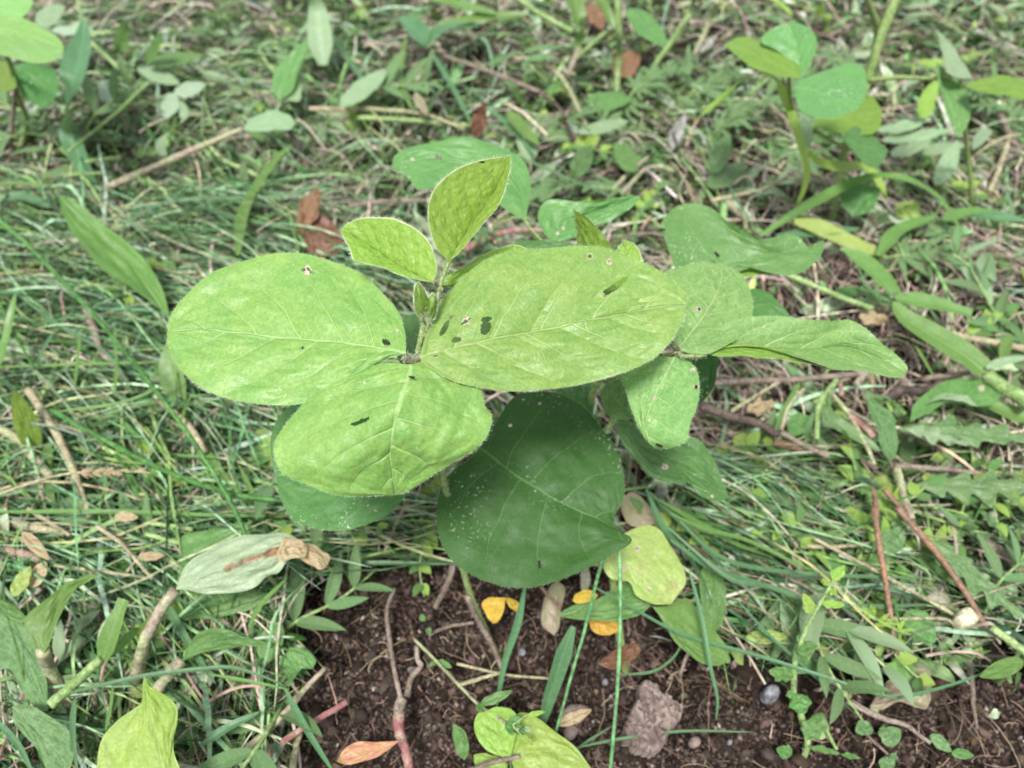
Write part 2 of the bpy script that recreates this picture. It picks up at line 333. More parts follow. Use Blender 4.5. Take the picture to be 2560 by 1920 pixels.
def leaf(name, fr, mid, left, right, z, mat, parent=None, zm=0., zl=0., zr=0., nu=70, nv=16, rows=6, puff=.0004, wave=.001,
         holes=(), spots=(), cup=0., hair=0, under=False, fm=1.4, fe=.78, label=None, serr=0, seed=None, zpl=None, zpr=None):
    """A leaf from sighted midrib and margins. z=(base, tip) heights, zm/zl/zr = extra height of midrib / margins."""
    seed = seed if seed is not None else abs(hash((round(mid[0][0]), round(mid[0][1])))) % 9999
    r = np.random.default_rng(seed)
    def lift(pts, ex, zp=None):
        pts = [gp(fr, *p) for p in pts]
        d = np.r_[0, np.cumsum([math.dist(pts[i], pts[i+1]) for i in range(len(pts)-1)])]; d = d/d[-1]
        o = []
        for i, (p, q) in enumerate(zip(pts, d)):
            zz = z[0]+(z[1]-z[0])*q + ex*math.sin(PI*q)
            if zp: zz += np.interp(q, np.linspace(0, 1, len(zp)), zp)
            px, py = p; f = FR['G'][2]
            o.append(at('G', px*f, py*f, zz))
        return o
    K = 240
    Mi = spline(lift(mid, zm), K); Le = spline(lift([mid[0]]+left+[mid[-1]], zl, zpl), K); Ri = spline(lift([mid[0]]+right+[mid[-1]], zr, zpr), K)
    s = np.linspace(0, 1, nu+1)
    M = resample(Mi, s**fm); E1 = resample(Le, s**fe); E2 = resample(Ri, s**fe)
    tv = np.linspace(0, 1, nv+1)
    def half(E):
        return M[:, None] + (E-M)[:, None]*tv[None, :, None]
    G = np.concatenate([half(E1)[:, ::-1], half(E2)[:, 1:]], 1)      # (nu+1, 2nv+1, 3)
    T = np.concatenate([-tv[::-1], tv[1:]])
    gu = np.gradient(G, axis=0); gv = np.gradient(G, axis=1)
    N = np.cross(gu, gv); ln = np.linalg.norm(N, axis=2, keepdims=True); N = N/np.maximum(ln, 1e-9)
    mn = N[nu//3:2*nu//3].reshape(-1, 3).mean(0); flip = mn[2] < 0
    if flip: N = -N
    S = s[:, None] + 0*T[None]; TT = np.abs(T)[None] + 0*S
    env = np.sin(PI*np.clip(S, 0, 1))**.5 * np.minimum(1, (1-TT)*3+.25)
    sd = (T[None] > 0)*.37
    ph = np.abs(((S*rows + sd - (.55*TT*TT if rows > 2 else 0)) % 1) - .5)*2                       # 0 at the vein, 1 between veins
    dsp = puff*(np.sqrt(ph)*1.6-.6)*np.minimum(1, (1-TT)*2.5+.15) + puff*1.1*np.sqrt(np.minimum(TT*5, 1))
    size = np.linalg.norm(M[-1]-M[0])
    ox = r.random()*50
    nz = fbm(S*5+ox, T[None]*3+ox, 1, 3)-.5
    dsp = dsp + nz*wave*2.6*env + (fbm(S*9+ox, T[None]*6+ox, 1, 2)-.5)*puff*1.7*env + cup*(TT**2)*np.sin(PI*S)
    dsp = dsp + wave*.5*np.sin(S*PI*rows*1.1+ox)*TT**3*np.minimum(1, (1-S)*3)
    G = G + N*(dsp*np.minimum(1, S*6)*np.minimum(1, (1-S)*8+.1))[..., None]
    if serr:
        k = (np.abs(((S*serr) % 1)))*TT**4*.12
        c = M[:, None]; G = G + (c-G)*(k)[..., None]
    nu1, nt = G.shape[:2]
    V = G.reshape(-1, 3)
    i, j = np.meshgrid(np.arange(nu1-1), np.arange(nt-1), indexing='ij')
    a = (i*nt+j).ravel(); F = np.stack([a, a+nt, a+nt+1, a+1], 1)
    if flip != under: F = F[:, ::-1]
    dmg = np.zeros(len(V))
    if len(holes) or len(spots):
        X, Y = proj(V); kill = np.zeros(len(V), bool)
        nse = fbm(X*.15, Y*.15, 1, 2)
        for (hf, hx, hy, rx, ry, ang) in list(holes):
            cx, cy = [q*.86406 for q in gp(hf, hx, hy)]; sc = .86406/FR[hf][2]
            dx, dy = X-cx, Y-cy; ca, sa = math.cos(ang), math.sin(ang)
            dd = np.hypot((dx*ca+dy*sa)/(rx*sc*.86), (-dx*sa+dy*ca)/(ry*sc*.82)) + (nse-.5)*.5
            kill |= dd < 1; dmg = np.maximum(dmg, np.clip(1.2-dd, 0, 1)*2.6)
        for (hf, hx, hy, rr) in list(spots):
            cx, cy = [q*.86406 for q in gp(hf, hx, hy)]; sc = .86406/FR[hf][2]
            dd = np.hypot(X-cx, Y-cy)/(rr*.78*sc) + (nse-.5)*.7
            dmg = np.maximum(dmg, np.clip(1.5-dd, 0, 1))
        F = F[~(kill[F].any(1))]
    uv = np.stack([S.ravel(), ((T[None]+1)/2 + 0*S).ravel()], 1)
    o = mesh_obj(name, V, F, mat, parent, uv=uv, attrs={'damage': dmg}, origin=None if parent is not None else M[0])
    if label: o['label'] = label
    if hair:
        e = np.vstack([G[1:, 0], G[1:, -1]]); c = np.vstack([M[1:], M[1:]])
        k = r.integers(0, len(e)-1, hair); fr_ = r.random((hair, 1))
        nxt = np.minimum(k+1, len(e)-1); okk = np.linalg.norm(e[nxt]-e[k], axis=1) < .02
        P = e[k]+(e[nxt]-e[k])*fr_*okk[:, None]; D = e[k]-c[k]; D /= np.maximum(np.linalg.norm(D, axis=1), 1e-6)[:, None]
        hv, hf_ = hairs(P, D + np.array([0, 0, .1]), .0010, .000022, spread=.35, seed=seed)
        ho = mesh_obj('margin_hair', hv, hf_, SM['hair'], o, smooth=False); ho['kind'] = 'stuff'
    return o

def tube_geo(P, R, sides=7):
    P = np.asarray(P, float); n = len(P); R = np.broadcast_to(np.asarray(R, float), (n,))
    T = np.gradient(P, axis=0); T /= np.maximum(np.linalg.norm(T, axis=1), 1e-9)[:, None]
    ref = np.array([.13, .21, 1.]) if abs(T[0][2]) < .9 else np.array([1., .1, 0])
    u = np.cross(T, ref); u /= np.linalg.norm(u, axis=1)[:, None]; v = np.cross(T, u)
    a = np.linspace(0, 2*PI, sides, endpoint=False)
    V = (P[:, None] + R[:, None, None]*(np.cos(a)[None, :, None]*u[:, None] + np.sin(a)[None, :, None]*v[:, None])).reshape(-1, 3)
    F = []
    for i in range(n-1):
        for j in range(sides):
            k = (j+1) % sides; F.append((i*sides+j, i*sides+k, (i+1)*sides+k, (i+1)*sides+j))
    F.append(tuple(range(sides))[::-1]); F.append(tuple((n-1)*sides+j for j in range(sides)))
    return V, F
def pts3(fr, pts):
    return [at(fr, *p) for p in pts]
def stem(name, fr, pts, r0, r1, mat, parent=None, n=24, bump=.12, nodes=(), hair=0, label=None, sides=8):
    """tube through sighted (x, y, z) points; nodes = fractions where it swells"""
    P = spline(pts3(fr, pts), n); q = np.linspace(0, 1, n+1)
    R = r0+(r1-r0)*q
    rr = np.random.default_rng(int(abs(pts[0][0]*7+pts[0][1])) % 9999)
    R = R*(1+np.convolve(rr.normal(0, bump*.5, n+3), np.ones(3)/3, 'valid'))
    P[1:-1] += np.cumsum(rr.normal(0, r0*.07, (n-1, 3)), 0)*np.sin(np.linspace(0, PI, n-1))[:, None]
    for f in nodes: R = R*(1+.22*np.exp(-((q-f)/.02)**2))
    V, F = tube_geo(P, R, sides)
    o = mesh_obj(name, V, F, mat, parent, origin=None if parent is not None else P[0])
    if label: o['label'] = label
    if hair:
        k = rr.random(hair)*n; i0 = k.astype(int); f = (k-i0)[:, None]
        B = P[i0]*(1-f)+P[np.minimum(i0+1, n)]*f
        D = rr.normal(0, 1, (hair, 3)); T = (P[np.minimum(i0+1, n)]-P[i0]); T /= np.maximum(np.linalg.norm(T, axis=1), 1e-9)[:, None]
        D -= T*(D*T).sum(1)[:, None]; D /= np.linalg.norm(D, axis=1)[:, None]
        hv, hf = hairs(B + D*R[i0][:, None], D, .0013, .00004, spread=.3, seed=hair)
        ho = mesh_obj('stem_hair', hv, hf, SM['hair'], o, smooth=False); ho['kind'] = 'stuff'
    return o
def blade(name, fr, pts, w, mat, parent=None, n=26, fold=.25, roll=0.0, label=None, base=.35, nv=3, taper=1.0, tipw=0.0):
    """long narrow leaf through sighted points; w = greatest half-width in metres"""
    P = spline(pts3(fr, pts), n); q = np.linspace(0, 1, n+1)
    W = w*(base+(1-base)*np.minimum(1, q/.25))*np.maximum(tipw, np.sqrt(np.clip(1-q**(2.2*taper), 0, 1)))
    T = np.gradient(P, axis=0); T /= np.linalg.norm(T, axis=1)[:, None]
    view = P - np.array([0, 0, CAM_Z]); up = np.array([0, -.25, 1.0])
    S = np.cross(T, up); S /= np.maximum(np.linalg.norm(S, axis=1), 1e-9)[:, None]; Nn = np.cross(S, T)
    rl = roll if np.ndim(roll) else np.full(n+1, roll)
    rl = np.interp(q, np.linspace(0, 1, len(rl)), rl)
    S2 = S*np.cos(rl)[:, None]+Nn*np.sin(rl)[:, None]; N2 = -S*np.sin(rl)[:, None]+Nn*np.cos(rl)[:, None]
    t = np.linspace(-1, 1, 2*nv+1)
    G = P[:, None] + S2[:, None]*(t[None, :, None]*W[:, None, None]) + N2[:, None]*(np.abs(t)[None, :, None]*W[:, None, None]*fold)
    V = G.reshape(-1, 3); nt = len(t)
    i, j = np.meshgrid(np.arange(n), np.arange(nt-1), indexing='ij'); a = (i*nt+j).ravel()
    F = np.stack([a, a+1, a+nt+1, a+nt], 1)
    uv = np.stack([np.repeat(q, nt), np.tile((t+1)/2, n+1)], 1)
    o = mesh_obj(name, V, F, mat, parent, uv=uv, attrs={'damage': np.zeros(len(V))}, origin=None if parent is not None else P[0])
    if label: o['label'] = label
    return o

# ================================================================== SETTING: ground
def build_ground():
    u = np.linspace(-1, 1, 620)
    gx = np.sign(u)*(np.abs(u)*1.0 + np.maximum(np.abs(u)-.93, 0)**2*11000)
    v = np.linspace(0, 1, 620)
    gy = -.12 + v*1.6 + np.maximum(v-.95, 0)**2*22000 - np.maximum(.03-v, 0)**2*50000
    X, Y = np.meshgrid(gx, gy, indexing='ij')
    near = np.exp(-((X/1.3)**2+((Y-.5)/1.3)**2)**3)
    h = H(X, Y) + near*(RG(X, Y) + (np.abs(fbm(X, Y, 210, 2)-.5))*.006)
    V = np.stack([X, Y, h], 2).reshape(-1, 3); n = 620
    i, j = np.meshgrid(np.arange(n-1), np.arange(n-1), indexing='ij'); a = (i*n+j).ravel()
    o = mesh_obj('ground', V, np.stack([a, a+n, a+n+1, a+1], 1), SOIL, origin=np.zeros(3))
    tag(o, 'dark brown crumbly garden soil', None, kind='structure')
build_ground()
def in_poly(x, y, poly):
    ins = np.zeros(np.shape(x), bool); n = len(poly)
    for i in range(n):
        x1, y1 = poly[i]; x2, y2 = poly[(i+1) % n]
        c = ((y1 > y) != (y2 > y)) & (x < (x2-x1)*(y-y1)/(y2-y1+1e-9)+x1); ins ^= c
    return ins

# ================================================================== GROUND COVER (uncountable: grass, straw, roots, crumbs, tiny leaves)
SOILS = [[(650, 1300), (760, 1240), (900, 1215), (1320, 1225), (1390, 1370), (1540, 1440), (1690, 1520), (1900, 1490), (2240, 1450), (2240, 1800), (680, 1800), (640, 1560), (670, 1430)],
         [(1960, 600), (2150, 590), (2212, 640), (2212, 760), (1980, 700)], [(0, 270), (70, 290), (90, 400), (0, 430)], [(1330, 370), (1420, 360), (1440, 420), (1340, 430)],
         [(380, 880), (600, 880), (590, 1080), (430, 1060)]]
def soil_mask(X, Y):
    m = np.zeros(X.shape, bool)
    for p in SOILS: m |= in_poly(X, Y, p)
    return m
def ribbons(name, P, W, S, col, mat, label, cross=2, fold=.3, cat_='stuff'):
    """P (N,K,3) W (N,K) S (N,K,3) col (N,3)"""
    N, K = P.shape[:2]
    Z = np.cross(S, np.gradient(P, axis=1)); Z /= np.maximum(np.linalg.norm(Z, axis=2, keepdims=True), 1e-9)
    if cross == 2: G = np.stack([P-S*W[..., None], P+S*W[..., None]], 2)
    else: G = np.stack([P-S*W[..., None]+Z*W[..., None]*fold, P, P+S*W[..., None]+Z*W[..., None]*fold], 2)
    V = G.reshape(-1, 3); c = cross
    b = (np.arange(N)[:, None, None]*K + np.arange(K-1)[None, :, None])*c + np.arange(c-1)[None, None, :]
    b = b.ravel(); F = np.stack([b, b+1, b+c+1, b+c], 1)
    col = np.repeat(col, K*c, axis=0)
    o = mesh_obj(name, V, F, mat, origin=np.zeros(3), col=col)
    return tag(o, label, None, kind='stuff')
def lay(n, reg, seed, lmin, lmax, K, curve, rise, zlo, zhi, ang=None, angsd=.9, dens=None):
    r = np.random.default_rng(seed); xs = []; tot = 0
    while tot < n:
        x = r.uniform(-1.15, 1.15, n*3); y = -.02 + 1.55*r.random(n*3)**1.0
        X, Y = proj(np.stack([x, y, 0*x], 1)); ok = (X > -260) & (X < 2470) & (Y > -200) & (Y < 1800)
        wgt = dens(X, Y, x, y, r)*np.clip((.62/np.maximum(np.hypot(y, .5), .4))**1.4, .15, 1.3)/1.3
        ok &= r.random(len(x)) < wgt
        xs.append(np.stack([x, y], 1)[ok]); tot += ok.sum()
    B = np.vstack(xs)[:n]; x, y = B.T
    X, Y = proj(np.stack([x, y, 0*x], 1))
    L = lmin + (lmax-lmin)*r.random(n)**1.6
    a0 = ang(X, Y, x, y) if ang else r.uniform(0, 2*PI, n)
    a0 = a0 + r.normal(0, angsd, n)
    kap = r.normal(0, curve, n); q = np.linspace(0, 1, K)
    th = a0[:, None] + kap[:, None]*(q-.5)[None] + r.normal(0, curve*.18, (n, K)).cumsum(1)
    ds = (L/(K-1))[:, None]
    px = x[:, None] + np.cumsum(np.cos(th)*ds, 1); py = y[:, None] + np.cumsum(np.sin(th)*ds, 1)
    z0 = zlo + (zhi-zlo)*r.random(n)
    hz = r.uniform(0, rise, n)[:, None]*np.sin(PI*np.clip(q[None]*r.uniform(.6, 1.2, n)[:, None], 0, 1)) + r.normal(0, .05, n)[:, None]*(q[None]-.5)*L[:, None]
    pz = H(px, py) + z0[:, None] + hz
    P = np.stack([px, py, np.maximum(pz, H(px, py)+.001)], 2)
    if rise > .008:
        QX, QY = proj(P); keep = in_poly(QX, QY, SOILS[0]).mean(1) < r.choice([.0001, .2], n, p=[.85, .15])
        P, L, th, X, Y = P[keep], L[keep], th[keep], X[keep], Y[keep]
    return P, L, r, th, X, Y
def sides(th, r, roll):
    n, K = th.shape; a = r.normal(0, roll, (n, 1)) + r.normal(0, .25, (n, K)).cumsum(1)*.5
    return np.stack([-np.sin(th)*np.cos(a), np.cos(th)*np.cos(a), np.sin(a)], 2)
def pal(r, n, cols, wts, var=.18):
    c = np.array(cols)[r.choice(len(cols), n, p=np.array(wts)/sum(wts))]
    return np.clip(c*(1+r.normal(0, var, (n, 1)))*(1+r.normal(0, .06, (n, 3))), .01, .9)

def d_grass(X, Y, x, y, r):
    d = np.full(X.shape, .34)
    d = np.where((X < 760) & (Y > 430) & (Y < 1330), 1.3, d); d = np.where((X > 200) & (X < 1000) & (Y < 450), .8, d)
    d = np.where((X > 1350) & (Y > 1000) & (Y < 1400), .5, d); d = np.where((X > 1500) & (Y > 760) & (Y < 1000), .12, d)
    d = np.where((X < 700) & (Y > 1330), .6, d); d = np.where((X > 1700) & (Y > 200) & (Y < 760), .25, d)
    d = d*np.clip(fbm(x, y, 14, 3)*2.4-.45, .12, 1)
    return np.where(soil_mask(X, Y), .0, d)
def a_grass(X, Y, x, y):
    a = fbm(x, y, 3.2, 2)*7.0
    a = np.where((X < 760) & (Y > 600), -.75 + (fbm(x, y, 7, 2)-.5)*2.2, a)
    return np.where((X > 1330) & (Y > 950), -.45, a)
GC = [(.025, .065, .016), (.065, .15, .04), (.17, .285, .105), (.28, .37, .15), (.045, .11, .05), (.38, .43, .28)]  # lightest and darkest greens also paint in sky highlights and shaded gaps
P, L, r, th, X, Y = lay(17000, None, 11, .03, .14, 8, 1.0, .020, .0, .034, a_grass, .7, d_grass)
q = np.linspace(0, 1, 8)
W = (r.uniform(.00022, .00062, len(P)))[:, None]*np.sqrt(np.clip(1-q**3, 0.02, 1))[None]
ribbons('grass', P, W, sides(th, r, .8), pal(r, len(P), GC, [3, 4, 3, 2, 3, 1]), LITTER, 'tangle of fine green grass blades covering the soil')
P, L, r, th, X, Y = lay(4200, None, 12, .04, .17, 9, .7, .028, .004, .036, a_grass, .7, d_grass)
q = np.linspace(0, 1, 9)
W = (r.uniform(.0006, .0021, len(P)))[:, None]*np.sqrt(np.clip((q*5+.25), 0, 1)*np.clip(1-q**2.5, 0.01, 1))[None]
ribbons('grass', P, W, sides(th, r, .7), pal(r, len(P), GC+[(.20, .33, .19), (.30, .41, .29)], [2, 4, 4, 3, 3, 2, 4, 3]), LITTER, 'wider grass blades lying loose over the fine grass', 3)
def d_straw(X, Y, x, y, r):
    d = np.full(X.shape, .7)
    d = np.where((X > 1450) & (Y > 600) & (Y < 1000), 1.0, d); d = np.where((X > 1900) & (Y > 180) & (Y < 700), 1.0, d)
    d = np.where((X > 380) & (X < 620) & (Y > 860) & (Y < 1100), 1.0, d); d = np.where((Y < 130) & (X < 520), .8, d)
    d = np.where((X > 600) & (X < 950) & (Y > 380) & (Y < 560), .8, d)
    return np.where(soil_mask(X, Y) & (Y > 1200), .10, d)
DC = [(.25, .19, .155), (.11, .08, .065), (.44, .36, .30), (.33, .235, .20), (.08, .06, .05), (.54, .47, .39)]  # straw tones, spread wider to put highlights and deep shade into the colour
P, L, r, th, X, Y = lay(9500, None, 21, .015, .11, 6, .5, .014, .0, .030, lambda X, Y, x, y: fbm(x, y, 4, 2)*8, .9, d_straw)
W = (.00022+.0010*r.random(len(P))**2.2)[:, None]*np.ones((1, 6))
ribbons('straw_litter', P, W, sides(th, r, .5), pal(r, len(P), DC, [4, 4, 3, 3, 2, 2], .25), DRY, 'dry brown stalks and straw scattered between the weeds', 3, .9)
# long cool-green tufts: sweeping down-right on the left, and the fan right of the plants
def d_tuft(X, Y, x, y, r):
    d = np.where((X < 700) & (Y > 380) & (Y < 1350), np.where((X > 380) & (Y > 860) & (Y < 1100), .15, 1.0), .0)
    d = np.where((X > 150) & (X < 900) & (Y > 180) & (Y <= 420), .3, d); d = np.where((X < 640) & (Y >= 1250), .12, d)
    return d*np.clip(fbm(x, y, 9, 2)*2.6-.5, .1, 1)
TC = [(.34, .33, .17), (.40, .35, .24), (.028, .075, .024), (.055, .14, .05), (.14, .27, .13), (.22, .35, .19), (.31, .42, .27), (.17, .29, .08)]
for n_, sd_, df, ag, l_ in [(2600, 13, d_tuft, lambda X, Y, x, y: -.65 + (fbm(x, y, 5, 2)-.5)*2.6, 'long fine cool green grass sweeping over the left side'),
                        (170, 14, lambda X, Y, x, y, r: np.where((X > 1330) & (X < 1520) & (Y > 960) & (Y < 1180), 1.0, 0.), lambda X, Y, x, y: -.55+0*X, 'bundle of long cool green grass to the right of the dark leaf')]:
    P, L, r, th, X, Y = lay(n_, None, sd_, .09, .20, 11, .45, .03, .012, .042, ag, .32 if sd_ == 13 else .22, df)
    q = np.linspace(0, 1, 11)
    W = (r.uniform(.00035, .0011, len(P)))[:, None]*np.sqrt(np.clip(1-q**3, .01, 1))[None]
    ribbons('grass', P, W, sides(th, r, .5), pal(r, len(P), TC, [1.3, 1.0, 4, 4, 4, 3, 2, 3]), LITTER, l_, 3)
P, L, r, th, X, Y = lay(4200, None, 22, .02, .12, 7, .35, .015, .018, .042, lambda X, Y, x, y: fbm(x, y, 4, 2)*8, .9, d_straw)
W = (.00025+.0009*r.random(len(P))**2)[:, None]*np.ones((1, 7))
ribbons('straw_litter', P, W, sides(th, r, .5), pal(r, len(P), DC+[(.42, .32, .27)], [3, 1, 5, 4, 1, 5, 3], .2), DRY, 'pale dry straw lying on top of the weeds', 3, .9)
# tiny round and pointed leaves of creeping weeds
def d_leafy(X, Y, x, y, r):
    d = np.full(X.shape, .5)
    d = np.where((X > 1300) & (Y < 620), 1.0, d); d = np.where((X > 1500) & (Y > 1000) & (Y < 1480), 1.0, d)
    d = np.where((X < 700) & (Y > 1000), .6, d); d = np.where((X > 1500) & (Y > 640) & (Y < 1000), .35, d)
    d = d*np.clip(fbm(x, y, 11, 3)*2.6-.6, .05, 1)
    return np.where(soil_mask(X, Y), .006, d)
LC = [(.045, .115, .025), (.10, .20, .055), (.20, .31, .13), (.30, .38, .23), (.40, .45, .34), (.26, .35, .11)]
def small_leaves(name, n, seed, lmin, lmax, ratio, zlo, zhi, label, cols, wts, dens=d_leafy):
    P, L, r, th, X, Y = lay(n, None, seed, lmin, lmax, 7, .6, .006, zlo, zhi, None, 1, dens)
    q = np.linspace(0, 1, 7); tilt = r.normal(0, .45, len(P))
    P[..., 2] += (q[None]-.3)*L[:, None]*np.abs(tilt)[:, None]
    W = (L*ratio*r.uniform(.7, 1.3, len(P)))[:, None]*(np.sin(PI*q**.8)**.75)[None]
    ribbons(name, P, W, sides(th, r, .6), pal(r, len(P), cols, wts), LITTER, label, 3, .35)
small_leaves('weed_leaves', 5000, 31, .006, .020, .24, .004, .034, 'small pointed leaves of low weeds', LC, [3, 4, 3, 2, 2, 2])
small_leaves('weed_leaves', 2400, 32, .004, .010, .42, .006, .034, 'tiny round leaves of creeping weeds', LC, [3, 4, 4, 1, 1, 3])
small_leaves('weed_leaves', 1500, 33, .018, .045, .16, .008, .036, 'narrow cut weed leaves some turned pale side up', LC, [2, 3, 3, 4, 4, 2])
# dead flakes and roots on bare soil
def d_soil(X, Y, x, y, r): return np.where(soil_mask(X, Y), .9, .1)
small_leaves('leaf_litter', 1600, 41, .003, .014, .35, .0, .010, 'small dead leaf fragments lying on the soil', DC, [3, 3, 3, 2, 2, 2], d_straw)
P, L, r, th, X, Y = lay(1500, None, 42, .006, .04, 9, 1.0, .004, .0, .006, None, 1, d_soil)
W = (r.uniform(.00010, .00035, len(P)))[:, None]*np.ones((1, 9))
ribbons('fine_roots', P, W, sides(th, r, .5), pal(r, len(P), [(.22, .15, .11), (.36, .27, .20), (.12, .08, .06)], [3, 2, 2]), DRY, 'fine curly roots exposed in the soil', 3, .9)
def crumbs(n, seed, smin, smax, dens, label, p=2.5, small=True):
    r = np.random.default_rng(seed); xs = []; tot = 0
    while tot < n:
        x = r.uniform(-1, 1, n*4); y = r.uniform(0, 1.2, n*4); X, Y = proj(np.stack([x, y, 0*x], 1))
        ok = (X > -100) & (X < 2310) & (Y > -50) & (Y < 1750) & (r.random(n*4) < dens(X, Y, x, y, r)); xs.append(np.stack([x[ok], y[ok]], 1)); tot += ok.sum()
    B = np.vstack(xs)[:n]; s = smin + (smax-smin)*r.random(n)**p
    if small:
        I = np.array([(1, 0, 0), (0, 1, 0), (-1, 0, 0), (0, -1, 0), (0, 0, 1), (0, 0, -1)], float)
        Fi = np.array([(0, 1, 4), (1, 2, 4), (2, 3, 4), (3, 0, 4), (1, 0, 5), (2, 1, 5), (3, 2, 5), (0, 3, 5)])
    else:
        g = (1+5**.5)/2
        I = np.array([(-1, g, 0), (1, g, 0), (-1, -g, 0), (1, -g, 0), (0, -1, g), (0, 1, g), (0, -1, -g), (0, 1, -g), (g, 0, -1), (g, 0, 1), (-g, 0, -1), (-g, 0, 1)])/1.9
        Fi = np.array([(0, 11, 5), (0, 5, 1), (0, 1, 7), (0, 7, 10), (0, 10, 11), (1, 5, 9), (5, 11, 4), (11, 10, 2), (10, 7, 6), (7, 1, 8), (3, 9, 4), (3, 4, 2), (3, 2, 6), (3, 6, 8), (3, 8, 9), (4, 9, 5), (2, 4, 11), (6, 2, 10), (8, 6, 7), (9, 8, 1)])
    k = len(I)
    V = I[None]*(1+r.normal(0, .32, (n, k, 1)))*r.uniform(.55, 1.3, (n, 1, 3))*s[:, None, None] + r.normal(0, .15, (n, k, 3))*s[:, None, None]
    a = r.uniform(0, 6.28, n); ca, sa = np.cos(a)[:, None], np.sin(a)[:, None]
    V = np.stack([V[..., 0]*ca-V[..., 1]*sa, V[..., 0]*sa+V[..., 1]*ca, V[..., 2]], 2)
    z = H(B[:, 0], B[:, 1]) + RG(B[:, 0], B[:, 1]) + s*.5
    V += np.stack([B[:, 0], B[:, 1], z], 1)[:, None]
    F = (Fi[None] + np.arange(n)[:, None, None]*k).reshape(-1, 3)
    CC = [(.030, .021, .017), (.060, .043, .035), (.105, .077, .063), (.17, .13, .11), (.30, .25, .22)]
    o = mesh_obj('soil_crumbs', V.reshape(-1, 3), F, DIRT, origin=np.zeros(3), smooth=False, col=np.repeat(pal(r, n, CC, [5, 8, 6, 1.6, .25] if small else [6, 6, 1, 0, 0], .12 if not small else .18), k, axis=0)); tag(o, label, None, kind='stuff')
d_mound = lambda X, Y, x, y, r: np.where(soil_mask(X, Y), .8, .05) + np.where((np.hypot((X-870)/230, (Y-1470)/160) < 1), 1, 0)
crumbs(110000, 51, .0005, .0022, d_mound, 'loose crumbs of dark soil')
crumbs(2600, 52, .0012, .0050, d_mound, 'larger clods of dark soil', 2.2, False)

# ================================================================== HERO: the two soybean plants in front
baseA = at('G', 1085, 1430, 0); baseA[2] = float(H(baseA[0], baseA[1]))
PA = thing('soybean_plant', 'soybean plant with the broadest yellow-green three-part leaf and a fuzzy bud', 'plant', baseA)
stem('main_stem', 'G', [(1085, 1435, -.01), (1035, 1330, .03), (1000, 1230, .07), (955, 1010, .16), (925, 860, .225), (903, 768, .255), (912, 715, .262), (918, 668, .268)], .0022, .0012, SM['bean'], PA, nodes=(.3, .55, .8), hair=900, n=50)
leaf('leaflet', 'A', [(1380, 682), (1180, 640), (940, 610), (540, 578), (250, 548), (42, 560)],
     [(1372, 560), (1330, 440), (1240, 340), (1150, 250), (1010, 180), (880, 140), (740, 125), (600, 130), (450, 170), (310, 230), (200, 310), (100, 410), (52, 490)],
     [(1290, 705), (1150, 735), (1085, 800), (1000, 870), (900, 930), (790, 962), (600, 972), (420, 945), (260, 890), (150, 810), (80, 720), (45, 630)],
     (.263, .259), LM['top'], PA, zm=-.002, zl=.009, zr=-.012, nu=200, nv=70, rows=6.2, puff=.0005, wave=.0018, hair=1500,
     holes=[('A', 1265, 617, 26, 17, .5), ('A', 1132, 449, 7, 7, 0), ('A', 795, 650, 9, 5, 0), ('A', 805, 212, 7, 6, 0), ('A', 848, 225, 8, 5, 0), ('A', 832, 208, 5, 7, 0)],
     spots=[('A', 825, 215, 32), ('A', 1325, 553, 12), ('A', 975, 382, 6), ('A', 745, 181, 4), ('A', 500, 563, 5)], label='large left leaflet')
leaf('leaflet', 'A', [(1400, 742), (1405, 770), (1380, 860), (1330, 1010), (1300, 1150), (1290, 1250), (1305, 1370), (1315, 1472)],
     [(1250, 735), (1110, 790), (980, 850), (860, 905), (780, 965), (705, 1055), (645, 1160), (635, 1240), (665, 1330), (735, 1390), (850, 1435), (980, 1468), (1110, 1482), (1220, 1476)],
     [(1520, 725), (1640, 745), (1740, 800), (1800, 880), (1830, 970), (1866, 1022), (1850, 1110), (1805, 1182), (1700, 1270), (1560, 1345), (1450, 1415), (1380, 1455)],
     (.262, .222), LM['top'], PA, zm=.011, zl=.004, zr=.004, nu=190, nv=70, rows=6.2, puff=.0006, wave=.002, cup=-.002, hair=1300,
     holes=[('A', 1125, 1062, 52, 11, -.42), ('A', 1095, 1075, 20, 10, -.1)], spots=[('A', 1145, 846, 8), ('A', 1440, 1210, 7), ('A', 1545, 690, 10)], label='lower leaflet drooping towards the front')
leaf('leaflet', 'G', [(905, 772), (940, 762), (1000, 748), (1120, 722), (1240, 700), (1360, 675), (1420, 664), (1482, 658)],
     [(915, 740), (923, 716), (935, 674), (971, 628), (1020, 583), (1069, 556), (1135, 540), (1201, 536), (1266, 535), (1319, 541), (1384, 566), (1430, 592), (1465, 622), (1481, 642)],
     [(925, 795), (980, 825), (1050, 840), (1120, 847), (1200, 840), (1280, 825), (1340, 808), (1400, 782), (1440, 750), (1470, 705)],
     (.263, .262), LM['top'], PA, zm=-.003, zl=.011, zr=-.014, nu=220, nv=80, rows=6.6, puff=.0008, wave=.0015, hair=1500,
     holes=[('B', 770, 1262, 62, 20, -1.05), ('B', 812, 1192, 13, 13, 0), ('B', 1033, 1262, 36, 48, .1), ('B', 1040, 1205, 32, 18, 0), ('B', 843, 1342, 32, 19, -.1), ('B', 1885, 992, 108, 21, -.62), ('B', 905, 1222, 10, 8, 0), ('B', 930, 1205, 6, 5, 0), ('B', 885, 1235, 7, 5, 0), ('B', 1725, 792, 12, 9, 0), ('B', 708, 1447, 8, 5, 0)],
     spots=[('B', 910, 1218, 36), ('B', 1852, 826, 24), ('B', 1725, 790, 22), ('B', 708, 1448, 17), ('B', 815, 1192, 20), ('B', 875, 1335, 15), ('B', 1820, 965, 8)], label='large right leaflet with several holes')
